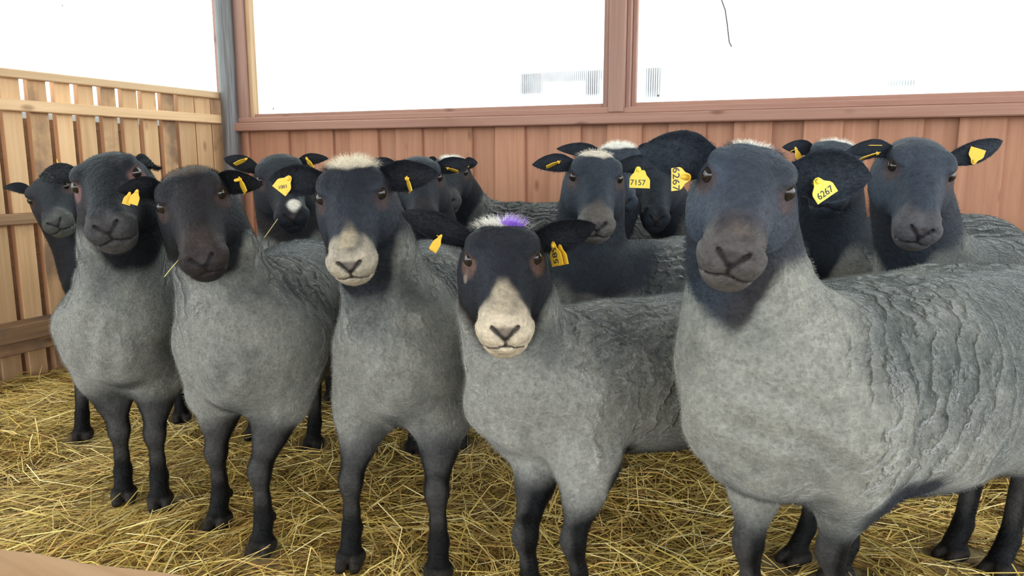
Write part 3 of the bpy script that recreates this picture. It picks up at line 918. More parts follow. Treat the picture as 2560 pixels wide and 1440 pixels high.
    if mz:
        c, a = mz
        paint(a*smooth(0.118, 0.138, hn+nn)*smooth(0.016, -0.002, hu-0.004+nn), c)
        paint(a*smooth(0.10, 0.125, hn+nn)*smooth(-0.042, -0.050, hu), c)
    br = sp.get('bridge')
    if br:
        c, a, n0 = br
        wdt = 0.009+0.011*smooth(n0, n0+0.055, hn)
        paint(a*np.exp(-((hs_+nn)/wdt)**4)*smooth(n0, n0+0.035, hn+nn*1.5)*smooth(0.160, 0.15, hn)*smooth(-0.02, 0.0, hu), c)
    # nose leather between the nostrils
    leather = sp.get('leather', (58, 52, 54))
    paint(0.8*smooth(0.150, 0.160, hn)*smooth(0.006, 0.002, np.abs(hs_)-0.9*(hu+0.022))*smooth(-0.025, -0.021, hu)*smooth(-0.003, -0.009, hu), leather)
    for sg in (-1, 1):                                       # dark rims of nostrils and mouth
        a = np.array([0.179, sg*0.003, -0.021]); bb = np.array([0.171, sg*0.0185, -0.008]); ba = bb-a
        t = np.clip(((hq-a)@ba)/(ba@ba), 0, 1)
        dd = np.linalg.norm(hq-a-t[:, None]*ba, axis=1)
        paint(0.9*smooth(0.0058, 0.0026, dd), (24, 22, 24))
        paint(0.65*smooth(0.032, 0.018, np.linalg.norm((hq-np.array([0.026, sg*0.056, 0.004]))*np.array([1, 0.8, 1.2]), axis=1)), sp.get('lid', (74, 58, 54)))
    paint(0.9*smooth(0.004, 0.002, np.abs(hs_))*smooth(0.165, 0.170, hn)*smooth(-0.039, -0.035, hu)*smooth(-0.018, -0.022, hu), (26, 23, 25))
    mline = np.abs(hu+0.036+0.42*np.maximum(np.abs(hs_)-0.004, 0))
    paint(0.85*smooth(0.0036, 0.0016, mline)*smooth(0.118, 0.13, hn), (30, 26, 28))
    # wider hair on crown shows as a raised cap
    crown = sp.get('crown')
    if crown:
        c, r0 = crown
        dd = np.linalg.norm((hq-np.array([-0.056, 0, 0.032]))*np.array([0.9, 0.8, 0.8]), axis=1)+nn*1.5
        paint(smooth(r0, r0*0.72, dd), c)
    for (a, b1, c1, rad, c, st) in sp.get('spots', ()):
        dd = np.linalg.norm(hq-np.array([a, b1, c1]), axis=1)+nn
        paint(st*smooth(rad, rad*0.7, dd), c)
    # --- relief of the shorn fleece
    wm = (1-mblack)
    zr = V[:, 2]/W
    arc = np.abs(V[:, 1])*0.8+(W-V[:, 2])*0.8
    warp = vnoise((V+off)*np.array([3.0, 6, 6]))*1.3+0.5*nz2
    rid = (1-np.abs(np.sin(math.pi*(arc/0.042+warp))))**1.6
    gate = smooth(-0.3, 0.35, vnoise((V+off)*np.array([4, 7, 7])+9.1))
    wback = smooth(0.70, 0.90, zr)*smooth(0.05, -0.05, V[:, 0])
    rid2 = (1-np.abs(np.sin(math.pi*((V[:, 0]*0.85+0.35*(V[:, 2]))/0.050+0.7*warp+0.25*nz3))))**1.8
    wside = smooth(0.38, 0.66, zr)*smooth(-0.42, -0.15, V[:, 0])*smooth(0.5, 0.2, N@np.array([1, 0, 0]))*smooth(0.45, 0.1, tpar*onneck+0*nz1)
    # folds running round the neck's length
    wneck = onneck*smooth(0.10, 0.3, tpar)*smooth(0.95, 0.7, tpar)*smooth(0.75, 0.2, thr)
    rph1 = arc/0.030+0.35*warp; rw1 = wm*wback*gate
    rph2 = (V[:, 0]*0.85+0.35*V[:, 2])/0.040+0.45*warp; rw2 = wm*np.maximum(wside, 1.4*wneck)*smooth(-0.6, 0.1, vnoise((V+off)*np.array([4, 7, 7])+9.1))
    f3 = np.sin(2*math.pi*((np.abs(V[:, 1])*0.8+V[:, 2]*0.55)/0.085+1.1*nz1+0.35*nz2))
    wfr = smooth(0.1, 0.5, N@np.array([1, 0, 0]))*smooth(0.40, 0.52, zr)*smooth(0.95, 0.75, zr)*smooth(-0.5, 0.3, vnoise((V+off)*6.0+3.3))
    disp = wm*(0.0042*f3*wfr+0.0060*nz1*0.8+0.0045*nz2+0.0026*nz3 + sp.get('fold', 1.0)*(0.0045*rid*wback*gate+0.0045*rid2*np.maximum(wside, 0.6*wneck)*gate))
    V = V+N*disp[:, None]
    # --- ears, part of the same skin
    nbase = len(V); Vs, Qs, Cs = [V], [Q], [col]
    ears = []
    for (tx, ty, dz, ew, sg, tw) in sp['ears']:
        base = hp(-0.034, sg*0.047, 0.002)
        bw = org+Mw@base
        zb = (bw-CAM)@FW
        tip = loc(at_depth(tx, ty, zb+dz))
        face = vec(-FW*1.0+UPZ*tw)
        ev, eq, ef, eb = ear_mesh(base, tip, face, ew)
        ears.append((base, tip, ef, eb))
        e_col = np.repeat((black*0.55)[None], len(ev), 0)
        nzE = vnoise((ev+off)*30)
        e_col = e_col*(1+0.25*nzE[:, None])
        Vs.append(ev); Qs.append(eq+sum(len(v) for v in Vs[:-1])); Cs.append(e_col)
    V = np.concatenate(Vs); Q = np.concatenate(Qs); col = np.concatenate(Cs)
    col = np.clip(col, 0.002, 1)
    me = mesh_np('sheep', V, Q)
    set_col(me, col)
    gl_ = me.attributes.new('gloss', 'FLOAT', 'POINT'); gv = np.ones(len(V), np.float32); gv[:nbase] = mblack; gl_.data.foreach_set('value', gv)
    fo_ = sp.get('fold', 1.0)
    for an, av in (('rph1', rph1), ('rw1', rw1*fo_), ('rph2', rph2), ('rw2', rw2*fo_)):
        aa = me.attributes.new(an, 'FLOAT', 'POINT'); vv = np.zeros(len(V), np.float32); vv[:nbase] = av; aa.data.foreach_set('value', vv)
    ob = link('sheep', me, None, M_COAT)
    mw = Matrix.Identity(4)
    for i in range(3):
        for j in range(3): mw[i][j] = Mw[i, j]
        mw[i][3] = org[i]
    ob.matrix_world = mw
    tag(ob, sp['label'], 'sheep', 'shorn black-faced sheep in the pen')
    # --- eyes
    for sg in (-1, 1):
        c = hp(0.022, sg*0.0510, 0.010)
        eo = link('eye', EYE_MESH, ob)
        eo.location = c; eo.scale = (s, s, s)
        eo.rotation_mode = 'QUATERNION'
        eo.rotation_quaternion = Matrix([list(r) for r in Hm]).to_quaternion()
    prints = [(org+Mw@(P+np.array([-0.035, 0, 0])), org+Mw@(P+np.array([0.055, 0, 0]))) for P in fr+hd]
    info = dict(prints=prints, sp=sp, ob=ob, org=org, Mw=Mw, loc=loc, s=s, ears=ears, hp=hp, Hm=Hm)
    make_fur(info, V, Q, col, hq, mblack, nbase, front)
    make_tags(info)
    SHEEP_INFO.append(info)
    return info

def make_eye():
    import bmesh
    bm = bmesh.new()
    bmesh.ops.create_uvsphere(bm, u_segments=20, v_segments=14, radius=0.0122)
    me = bpy.data.meshes.new('eye'); bm.to_mesh(me); bm.free()
    for p in me.polygons: p.use_smooth = True
    me.materials.append(M_EYE)
    return me
EYE_MESH = make_eye()

def make_fur(info, V, Q, col, hq, mblack, nbase, front):
    sp = info['sp']; s = info['s']
    N = vertex_normals(V, Q)
    tri = np.concatenate([Q[:, [0, 1, 2]], Q[:, [0, 2, 3]]])
    A = V[tri]
    area = np.linalg.norm(np.cross(A[:, 1]-A[:, 0], A[:, 2]-A[:, 0]), axis=1)
    # the head grid is finer but hair density follows the area; denser on the head
    isear = tri[:, 0] >= nbase
    inh = np.zeros(len(V), bool)
    inh[:nbase] = (np.abs(hq[:, 1]) < 0.1) & (hq[:, 0] > -0.12) & (np.abs(hq[:, 2]) < 0.11)
    wgt = area*np.where(inh[tri[:, 0]], 2.0, 1.0)*np.where(isear, 2.5, 1.0)
    # soles carry none
    wgt = wgt*(V[tri[:, 0], 2] > 0.04)
    n = (12000, 34000, 90000)[front]
    pick = rng.choice(len(tri), n, p=wgt/wgt.sum())
    r1 = np.sqrt(rng.random(n)); r2 = rng.random(n)
    w3 = np.stack([1-r1, r1*(1-r2), r1*r2], 1)
    T = tri[pick]
    P = (V[T]*w3[..., None]).sum(1); Nn = (N[T]*w3[..., None]).sum(1); C = (col[T]*w3[..., None]).sum(1)
    headp = inh[T[:, 0]]; earp = isear[pick]
    hqp = np.zeros((n, 3)); okm = T[:, 0] < nbase
    hqp[okm] = hq[T[okm, 0]]
    lay = np.tile(np.array([-0.25, 0, -0.75]), (n, 1))                     # fleece lies back and down
    lay[headp] = (-0.2*info['Hm'][:, 0]-0.1*info['Hm'][:, 2])*1.0
    fine = vnoise(P*40)[:, None]
    dirv = Nn*0.9+lay*0.4+rng.normal(0, 0.33, (n, 3))
    dirv[headp] = Nn[headp]*0.30+lay[headp]*3.0+rng.normal(0, 0.22, (headp.sum(), 3))
    dirv /= np.linalg.norm(dirv, axis=1, keepdims=True)
    ln = np.full(n, 0.0054)*(0.55+0.9*rng.random(n))
    ln[headp] *= 0.7
    ln[earp] *= 1.0
    leg = (~headp) & (P[:, 2] < 0.27)
    ln[leg] *= 0.55
    rad = np.where(headp, 0.00016, 0.00024)*(1.0, 0.9, 0.8)[front]
    # crown tuft
    tuft = sp.get('tuft', 0.0)
    if tuft:
        c0 = np.array([-0.056, 0, 0.034])
        near = headp & (np.linalg.norm((hqp-c0)*np.array([0.8, 0.75, 0.8]), axis=1) < sp['crown'][1]+0.004)
        ln[near] = tuft*(0.5+0.7*rng.random(near.sum()))
        dirv[near] = Nn[near]*0.9+rng.normal(0, 0.4, (near.sum(), 3))+info['Hm'][:, 1]*np.sign(hqp[near, 1:2])*0.5
        dirv[near] /= np.linalg.norm(dirv[near], axis=1, keepdims=True)
    # bend
    grav = np.array([0, 0, -0.35])
    d2 = dirv+grav*0.7+rng.normal(0, 0.3, (n, 3)); d2 /= np.linalg.norm(d2, axis=1, keepdims=True)
    p0 = P-Nn*0.0012; p1 = P+dirv*ln[:, None]*0.55; p2 = p1+d2*ln[:, None]*0.45
    pos = np.stack([p0, p1, p2], 1).astype(np.float32)
    cu = bpy.data.hair_curves.new('fur')
    cu.add_curves([3]*n)
    cu.attributes['position'].data.foreach_set('vector', pos.ravel()) if 'position' in cu.attributes else cu.points.foreach_set('position', pos.ravel())
    ra = cu.attributes.get('radius') or cu.attributes.new('radius', 'FLOAT', 'POINT')
    rr = np.stack([rad, rad*0.8, rad*0.25], 1).astype(np.float32)
    ra.data.foreach_set('value', rr.ravel())
    ca = cu.attributes.new('col', 'FLOAT_COLOR', 'POINT')
    cc = np.ones((n, 3, 4), np.float32)
    vary = (0.85+0.35*rng.random(n))[:, None]
    dark = np.where(headp | leg, 0.72, 1.15)[:, None]
    if tuft: dark[near] = 1.1
    cc[:, :, :3] = np.clip(C*vary*dark, 0, 1)[:, None, :]
    ca.data.foreach_set('color', cc.ravel())
    fo = link('fur', cu, info['ob'], M_FUR)
    return fo

def plate(name, outline, thick, mat, parent):
    o = np.asarray(outline, float); n = len(o)
    V = np.concatenate([np.c_[o, np.full(n, thick/2)], np.c_[o, np.full(n, -thick/2)]])
    me = bpy.data.meshes.new(name)
    faces = [list(range(n)), list(range(2*n-1, n-1, -1))]+[[i, i+n, (i+1) % n+n, (i+1) % n] for i in range(n)]
    me.from_pydata(V.tolist(), [], faces)
    return link(name, me, parent, mat)

def make_tags(info):
    sp = info['sp']; ob = info['ob']
    for tg in sp.get('tags', ()):
        ear = tg['ear']; px, py = tg['at']
        base, tip, ef, eb = info['ears'][ear]
        # nearest point of the ear's front to the tag's ray, so that the tag sits in the ear
        F3 = ef.reshape(-1, 3)
        Fw = info['org']+F3@info['Mw'].T
        d = ray(*tg.get('pin', (px, py))); rel = Fw-CAM
        zz = rel@FW
        off = np.linalg.norm(rel/zz[:, None]-d, axis=1)
        i = int(np.argmin(off))
        zt = zz[i]-tg.get('near', 0.006)
        C = at_depth(px, py, zt)
        roll, yaw, tilt = (math.radians(a) for a in (tg.get('roll', 0), tg.get('yaw', 0), tg.get('tilt', 0)))
        # frame of a plate that faces the camera, then yaw about its upright, tilt, roll in the picture
        M = Matrix(((RT[0], UP[0], -FW[0]), (RT[1], UP[1], -FW[1]), (RT[2], UP[2], -FW[2])))
        M = M @ Matrix.Rotation(-roll, 3, 'Z') @ Matrix.Rotation(yaw, 3, 'Y') @ Matrix.Rotation(tilt, 3, 'X')
        w, h = tg['size'][0]*zt/FPX, tg['size'][1]*zt/FPX
        ol = [(-0.5, -0.5), (0.5, -0.5), (0.5, -0.08), (0.44, 0.04), (0.24, 0.22), (0.18, 0.36), (0.12, 0.46), (0.0, 0.5), (-0.12, 0.46), (-0.18, 0.36), (-0.24, 0.22), (-0.44, 0.04), (-0.5, -0.08)]
        ol = [(a*w, b*h) for a, b in ol]
        mt = M_YELLOW2 if tg.get('lemon') else M_YELLOW
        o = plate('ear_tag', ol, 0.0016, mt, ob)
        m4 = M.to_4x4(); m4.translation = Vector(C)
        o.matrix_parent_inverse = Matrix.Identity(4)
        loc4 = ob.matrix_world.inverted() @ m4
        o.matrix_local = loc4
        if tg.get('back'):
            bo = plate('back_tag', [(a*0.85, b*0.85) for a, b in ol], 0.0016, mt, o)
            bx_, by_ = tg['back']
            bo.location = (bx_*zt/FPX, by_*zt/FPX, -0.009)
        # stud through the neck of the tag
        r = min(w, h)*0.13
        so = link('stud', stud_mesh(r, tg.get('stud', 0.004), mt, tg.get('near', 0.006)+0.006 if abs(tg.get('yaw', 0)) < 45 and abs(tg.get('tilt', 0)) < 30 else 0.0), o)
        so.location = (0, h*0.33, 0)
        if tg.get('text'):
            cu = bpy.data.curves.new('tag_number', 'FONT')
            cu.body = tg['text']; cu.align_x = 'CENTER'; cu.align_y = 'CENTER'
            cu.size = tg.get('tsize', 0.42)*h; cu.extrude = 0.0002; cu.offset = 0.0001
            to = bpy.data.objects.new('tag_number', cu); COL.objects.link(to)
            bpy.context.view_layer.update()
            me = bpy.data.meshes.new_from_object(to.evaluated_get(bpy.context.evaluated_depsgraph_get()))
            bpy.data.objects.remove(to); bpy.data.curves.remove(cu)
            to = link('tag_number', me, o, M_INK)
            to.location = (tg.get('tx', 0)*w, -0.26*h+tg.get('ty', 0)*h, 0.0011)
            to.rotation_euler = (0, 0, math.radians(tg.get('trot', 0)))

def stud_mesh(r, ht, mat, back=0.0):
    seg = 12
    a = np.linspace(0, 2*math.pi, seg, endpoint=False)
    prof = [(r*0.55, -0.004-max(back, 0)), (r*0.55, -0.0012), (r, -0.001), (r, ht*0.5), (r*0.75, ht), (0.0002, ht*1.1)]
    V = np.concatenate([np.c_[np.cos(a)*p, np.sin(a)*p, np.full(seg, zz)] for p, zz in prof])
    i = np.arange(seg); j = (i+1) % seg
    Q = np.concatenate([np.stack([i, j, j+seg, i+seg], 1)+seg*q for q in range(len(prof)-1)])
    me = mesh_np('stud', V, Q); me.materials.append(mat)
    return me

CREAM = (196, 182, 160); WHITE = (222, 218, 208)
FLOCK = [
 dict(id='L', legwool=0.06, nx=0.07, nr=0.105, wool=(143, 143, 135), wool_dark=(88, 94, 92), black=(66, 76, 90), seed=1, detail=2, z=1.17, eye=(1872, 447), sep=225, roll=4, nose=(1838, 612), chest=(0.47, 1.25), dir=(0.885, 0.465), W=0.67, wid=1.02, len=0.64, fat=0.02,
      fl=(1862, 1590), fr=(2078, 1610), hl=(2385, 1385), hr=(2500, 1425), edge=0.70, bib=0.46,
      ears=[(1600, 374, 0.02, 0.078, -1, -0.1), (2178, 440, 0.0, 0.084, 1, -0.1)],
      muzzle=((92, 88, 86), 0.6), bridge=((108, 98, 88), 0.5, 0.122), crown=(WHITE, 0.030), tuft=0.009,
      tags=[dict(ear=0, at=(1703, 446), size=(58, 60), roll=90, yaw=0, tilt=50, text='6267', tsize=0.5, near=0.015, stud=0.014),
            dict(ear=1, at=(2054, 470), size=(66, 58), roll=-33, yaw=10, text='6267', tsize=0.42, lemon=True, near=0.010)],
      label='large grey sheep with a broad black face and an ear tag reading 6267'),
 dict(id='H', black=(38, 42, 50), nx=0.065, nr=0.105, wool=(142, 142, 136), wool_dark=(88, 93, 93), seed=2, detail=2, z=1.34, eye=(1257, 632), sep=205, roll=-1, nose=(1262, 800), chest=(0.08, 1.50), dir=(0.88, 0.47), W=0.585, wid=0.88, len=0.62,
      fl=(1312, 1535), fr=(1438, 1550), hl=(1995, 1395), hr=(2100, 1440), edge=0.82, bib=0.22,
      ears=[(1003, 530, 0.03, 0.052, -1, 0.1), (1490, 563, 0.0, 0.058, 1, -0.2)],
      muzzle=(CREAM, 0.95), bridge=((176, 164, 142), 0.9, 0.088), crown=(WHITE, 0.036), tuft=0.018, leather=(72, 60, 60), lid=(110, 84, 72),
      spots=[(-0.040, 0.020, 0.044, 0.024, (146, 96, 214), 1.0), (0.035, -0.058, -0.02, 0.012, (140, 130, 120), 0.7)],
      tags=[dict(ear=0, at=(1093, 606), size=(22, 46), roll=30, yaw=25, near=0.010, back=(6, -6)),
            dict(ear=1, at=(1388, 634), size=(52, 62), roll=-12, yaw=-62, text='589', tsize=0.5, trot=90, ty=0.2, near=0.010, back=(8, -6))],
      label='grey sheep with a cream muzzle and a purple mark on its white forelock'),
 dict(id='E', black=(46, 51, 60), seed=3, detail=2, z=1.47, eye=(880, 474), sep=182, roll=-2, nose=(873, 637), chest=(-0.228, 1.63), dir=(0.0, 1.0), W=0.65, wid=0.73, len=0.60,
      fl=(880, 1395), fr=(1097, 1430), edge=0.72, bib=0.32,
      ears=[(673, 448, 0.0, 0.062, -1, -0.1), (1096, 432, 0.0, 0.062, 1, -0.2)],
      muzzle=((176, 166, 148), 0.85), bridge=((166, 154, 130), 0.85, 0.100), crown=((206, 196, 176), 0.040), tuft=0.016,
      tags=[dict(ear=0, at=(712, 459), size=(42, 48), roll=38, yaw=0, text='1001', tsize=0.25, trot=50, tx=0.04, ty=0.06, near=0.010), dict(ear=1, at=(1021, 460), size=(38, 42), roll=-14, yaw=-70, near=0.010)],
      label='grey sheep with a cream-lipped black face and pale tuft, beside the purple-marked one'),
 dict(id='C', black=(32, 35, 42), wool=(130, 130, 124), wool_dark=(74, 79, 79), seed=4, detail=2, z=1.60, eye=(478, 488), sep=163, roll=-1, nose=(500, 628), chest=(-0.60, 1.72), dir=(-0.02, 1.0), W=0.645, wid=0.87, len=0.60,
      fl=(552, 1300), fr=(660, 1365), hl=(640, 1085), hr=(785, 1112), edge=0.72, bib=0.38,
      ears=[(291, 477, -0.07, 0.052, -1, 0.2), (658, 462, 0.0, 0.052, 1, -0.1)],
      crown=((78, 68, 60), 0.050), tuft=0.007,
      tags=[dict(ear=0, at=(338, 492), size=(22, 40), roll=18, yaw=35, near=0.010, back=(-13, -9)), dict(ear=1, at=(605, 462), size=(34, 44), roll=-22, yaw=-55, near=0.010, stud=0.012)],
      label='grey sheep with a dark brown crown and all-black muzzle, a straw at its lip'),
 dict(id='B', black=(34, 38, 45), seed=5, detail=2, z=1.70, eye=(270, 443), sep=160, roll=-6, nose=(264, 548), chest=(-0.975, 1.88), dir=(-0.38, 0.92), W=0.655, wid=0.71, len=0.60,
      fl=(312, 1238), fr=(402, 1252), hl=(208, 1090), hr=(455, 1045), edge=0.74, bib=0.26,
      ears=[(100, 440, 0.05, 0.05, -1, 0.4), (394, 424, 0.10, 0.05, 1, 0.0)],
      muzzle=((78, 76, 76), 0.6), lid=(128, 92, 88),
      tags=[dict(ear=0, at=(146, 412), size=(20, 24), roll=160, yaw=60, near=-0.01)],
      label='grey sheep with a raised black muzzle and pink eyelids near the slatted wall'),
 dict(id='N', black=(62, 71, 84), seed=6, detail=1, z=1.82, eye=(2300, 414), sep=160, roll=-1, nose=(2306, 556), chest=(1.17, 2.0), dir=(0.93, 0.26), W=0.68, wid=0.95, len=0.60, edge=0.55, bib=0.3,
      ears=[(2113, 380, 0.0, 0.05, -1, 0.3), (2507, 352, 0.0, 0.055, 1, -0.2)],
      muzzle=((92, 88, 88), 0.6), fold=1.5,
      tags=[dict(ear=0, at=(2176, 389), size=(34, 54), roll=72, yaw=84, near=0.01), dict(ear=1, at=(2439, 391), size=(36, 42), roll=200, yaw=10, near=0.01),
            dict(ear=0, at=(2183, 364), size=(30, 30), roll=0, yaw=0, tilt=-82, near=-0.005)],
      label='black-faced sheep with a yellow disc in one ear, behind the broad-faced sheep'),
 dict(id='I', black=(56, 64, 75), seed=7, detail=1, z=2.0, eye=(1490, 434), sep=140, roll=1, nose=(1493, 546), chest=(0.24, 2.12), dir=(0.95, 0.30), W=0.66, wid=0.88, len=0.50, edge=0.22, bib=0.30,
      ears=[(1330, 412, 0.0, 0.052, -1, 0.2), (1655, 405, 0.03, 0.05, 1, 0.0)],
      muzzle=((110, 104, 96), 0.6), bridge=((92, 86, 80), 0.5, 0.10), crown=((206, 196, 180), 0.042), tuft=0.012,
      spots=[(0.10, 0.02, -0.07, 0.035, (150, 146, 132), 0.7)],
      tags=[dict(ear=0, at=(1384, 411), size=(26, 40), roll=65, yaw=78, near=0.01), dict(ear=1, at=(1595, 443), size=(42, 54), roll=2, yaw=0, text='7157', tsize=0.36, lemon=True, near=0.012, back=(14, -3))],
      label='black-faced sheep with a white tuft and an ear tag reading 7157'),
 dict(id='D', black=(42, 46, 53), seed=8, detail=1, z=2.5, eye=(700, 434), sep=118, roll=3, nose=(727, 525), chest=(-0.74, 2.68), dir=(-0.25, 0.97), W=0.68, wid=0.95, len=0.58, edge=0.55, bib=0.25,
      ears=[(559, 396, 0.0, 0.055, -1, 0.3), (822, 396, 0.0, 0.045, 1, 0.3)], fold=1.5,
      spots=[(0.150, 0.012, 0.0, 0.026, (214, 210, 198), 1.0)],
      tags=[dict(ear=0, at=(604, 404), size=(24, 36), roll=60, yaw=78, near=0.01), dict(ear=1, at=(773, 408), size=(22, 36), roll=-28, yaw=-50, near=0.01)],
      label='black-faced sheep with a white spot on its nose, straw in its mouth'),
 dict(id='F', black=(48, 53, 62), seed=9, detail=1, z=2.48, eye=(1046, 440), sep=122, roll=1, nose=(1060, 536), chest=(-0.27, 2.66), dir=(-0.32, 0.95), W=0.66, wid=0.86, len=0.46, edge=0.55, bib=0.2,
      ears=[(925, 402, 0.0, 0.05, -1, 0.2), (1179, 406, 0.0, 0.055, 1, -0.1)],
      tags=[dict(ear=1, at=(1130, 425), size=(22, 34), roll=-70, yaw=-78, near=0.01)],
      label='black-faced sheep half hidden behind the cream-lipped sheep, one ear showing'),
 dict(id='G', black=(50, 55, 63), seed=10, detail=1, z=3.05, eye=(1126, 425), sep=94, roll=2, nose=(1121, 491), chest=(-0.06, 3.33), dir=(1.0, -0.06), W=0.71, wid=0.9, len=0.55, edge=0.7, bib=0.2,
      ears=[(1062, 402, 0.0, 0.05, -1, 0.2), (1194, 406, 0.0, 0.05, 1, 0.2)], muzzle=((92, 92, 92), 0.6), crown=(WHITE, 0.045), tuft=0.012, fold=1.6,
      tags=[dict(ear=1, at=(1168, 414), size=(14, 20), roll=20, yaw=40, near=0.01)],
      label='small-looking sheep furthest back by the brown wall, its long back showing'),
 dict(id='J', black=(58, 66, 78), seed=11, detail=1, z=2.45, eye=(1550, 402), sep=118, roll=0, nose=(1556, 490), chest=(0.29, 2.64), dir=(-0.02, 1.0), W=0.66, wid=0.62, len=0.30, edge=0.45, bib=0.2,
      ears=[(1391, 372, -0.02, 0.05, -1, 0.2), (1655, 366, -0.05, 0.05, 1, 0.2)], crown=(WHITE, 0.05), tuft=0.014,
      tags=[dict(ear=0, at=(1392, 395), size=(14, 16), roll=0, yaw=10, near=0.0)],
      label='sheep hidden behind the one tagged 7157, its crown and ear tips showing'),
 dict(id='K', black=(56, 64, 75), seed=12, detail=1, z=2.66, eye=(1645, 446), sep=108, roll=0, nose=(1641, 532), chest=(0.73, 2.78), dir=(0.65, 0.76), W=0.66, wid=0.74, len=0.48, edge=0.62, bib=0.3,
      ears=[(1560, 430, 0.03, 0.045, -1, 0.1), (1735, 440, 0.03, 0.045, 1, 0.1)], fold=1.5,
      label='black-muzzled sheep looking out under the broad-faced sheep\'s ear'),
 dict(id='M', black=(57, 66, 78), seed=13, detail=1, z=2.28, eye=(2088, 398), sep=128, roll=0, nose=(2076, 474), chest=(1.08, 2.47), dir=(0.96, 0.16), W=0.70, wid=0.9, len=0.52, edge=0.40, bib=0.35,
      ears=[(1955, 368, 0.0, 0.05, -1, 0.2), (2216, 358, 0.0, 0.045, 1, 0.2)], crown=(WHITE, 0.045), tuft=0.012,
      tags=[dict(ear=0, at=(1994, 384), size=(20, 36), roll=-20, yaw=30, near=0.01)],
      label='black-necked sheep with a white crown, behind the ear of the broad-faced sheep'),
 dict(id='A', seed=14, detail=1, z=2.72, eye=(122, 478), sep=92, roll=-14, nose=(134, 545), chest=(-1.50, 2.82), dir=(0.35, 0.94), W=0.64, wid=0.85, len=0.50, edge=-0.3, bib=0.3,
      ears=[(8, 468, 0.0, 0.045, -1, 0.9), (178, 428, 0.03, 0.045, 1, 0.2)], muzzle=((104, 106, 98), 0.45),
      label='black sheep peering out beside the slatted wall, one ear stretched sideways'),
]
for sp in FLOCK:
    make_sheep(sp)

# ------------------------------------------------------------------ straw
def straw_patch(n, lmin, lmax, rad, lift, tilt, palette, zone, seed, bent=True):
    r = np.random.default_rng(seed)
    l = r.uniform(zone[0], zone[1], n*3); f = zone[2]+(zone[3]-zone[2])*r.random(n*3)**1.25
    keep = (np.abs(l) < 0.84*f+0.22); l = l[keep][:n]; f = f[keep][:n]; n = len(l)
    P = RT[None]*l[:, None]+FH[None]*f[:, None]
    inside = (P[:, 0] > X_LEFT+0.03) & (P[:, 1] < Y_BACK-0.03); P = P[inside]; n = len(P)
    gz = ground_z(P[:, 0], P[:, 1])
    heap = 0.012*(1-smooth(0.0, 0.35, P[:, 0]-X_LEFT))
    lump = 0.012*vnoise(P*6.0)+0.008*vnoise(P*15.0)
    P[:, 2] = gz+0.7*lump-0.010+heap*r.random(n)+lift*r.random(n)**1.5
    # neighbours lie alike: direction from slow noise plus spread
    ang = 3.0*vnoise(P*np.array([2.2, 2.2, 0])+5)+r.normal(0, 0.8, n)
    L = r.uniform(lmin, lmax, n)
    el = r.normal(0.0, tilt, n)
    d = np.stack([np.cos(ang)*np.cos(el), np.sin(ang)*np.cos(el), np.sin(el)], 1)
    side = np.cross(d, UPZ); side /= np.linalg.norm(side, axis=1, keepdims=True)
    bend = r.normal(0, 0.10, n)*L; sag = np.abs(r.normal(0, 0.05, n))*L
    a = P-d*L[:, None]/2; c = P+d*L[:, None]/2
    low = gz+lump-0.006
    m = P+side*bend[:, None]+UPZ*sag[:, None]
    for q in (a, m, c):
        q[:, 2] = np.maximum(q[:, 2], low)
        q[:, 0] = np.maximum(q[:, 0], X_LEFT+0.006); q[:, 1] = np.minimum(q[:, 1], Y_BACK-0.01)
    # straw under a hoof is trodden flat, none runs through a leg
    ts_ = np.linspace(0, 1, 8)[None, :, None]
    smp = np.concatenate([a[:, None]*(1-ts_)+m[:, None]*ts_, m[:, None]*(1-ts_)+c[:, None]*ts_], 1) if bent else a[:, None]*(1-ts_)+c[:, None]*ts_
    for (h0, h1_) in [q for i_ in SHEEP_INFO for q in i_['prints']]:
        near = np.nonzero(np.hypot(P[:, 0]-h0[0], P[:, 1]-h0[1]) < 0.30)[0]
        if not len(near): continue
        hb = (h1_-h0)[:2]; rel = smp[near][..., :2]-h0[:2]
        t_ = np.clip((rel@hb)/(hb@hb), 0, 1)
        dist = np.linalg.norm(rel-t_[..., None]*hb, axis=-1)
        hit = near[(dist < 0.031).any(1)]
        for q in (a, m, c):
            q[hit, 2] = np.minimum(q[hit, 2], gz[hit]-0.011)
    up = np.cross(side, d)
    rd = rad*(0.6+0.8*r.random(n))
    V = []
    sects = ((a, 1.0), (m, 1.0), (c, 0.6)) if bent else ((a, 1.0), (c, 0.7))
    for q, sc_ in sects:
        for k_ in range(3):
            th = k_*2*math.pi/3
            V.append(q+(side*math.cos(th)+up*math.sin(th)*0.7)*(rd*sc_)[:, None])
    V = np.stack(V, 1)                                  # n,9,3
    nr_ = 3*len(sects)
    base = np.arange(n)[:, None]*nr_
    Fq = []
    for ring in range(0, nr_-3, 3):
        for k_ in range(3):
            j = (k_+1) % 3
            Fq.append(base+np.array([[ring+k_, ring+j, ring+3+j, ring+3+k_]]))
    Fq = np.concatenate(Fq)
    pal = np.array([lin(c) for c in palette])
    pc = pal[r.integers(0, len(pal), n)]*np.array([0.88, 0.84, 0.72])*(0.85+0.55*r.random(n))[:, None]
    return V.reshape(-1, 3), Fq, np.repeat(pc, nr_, 0)

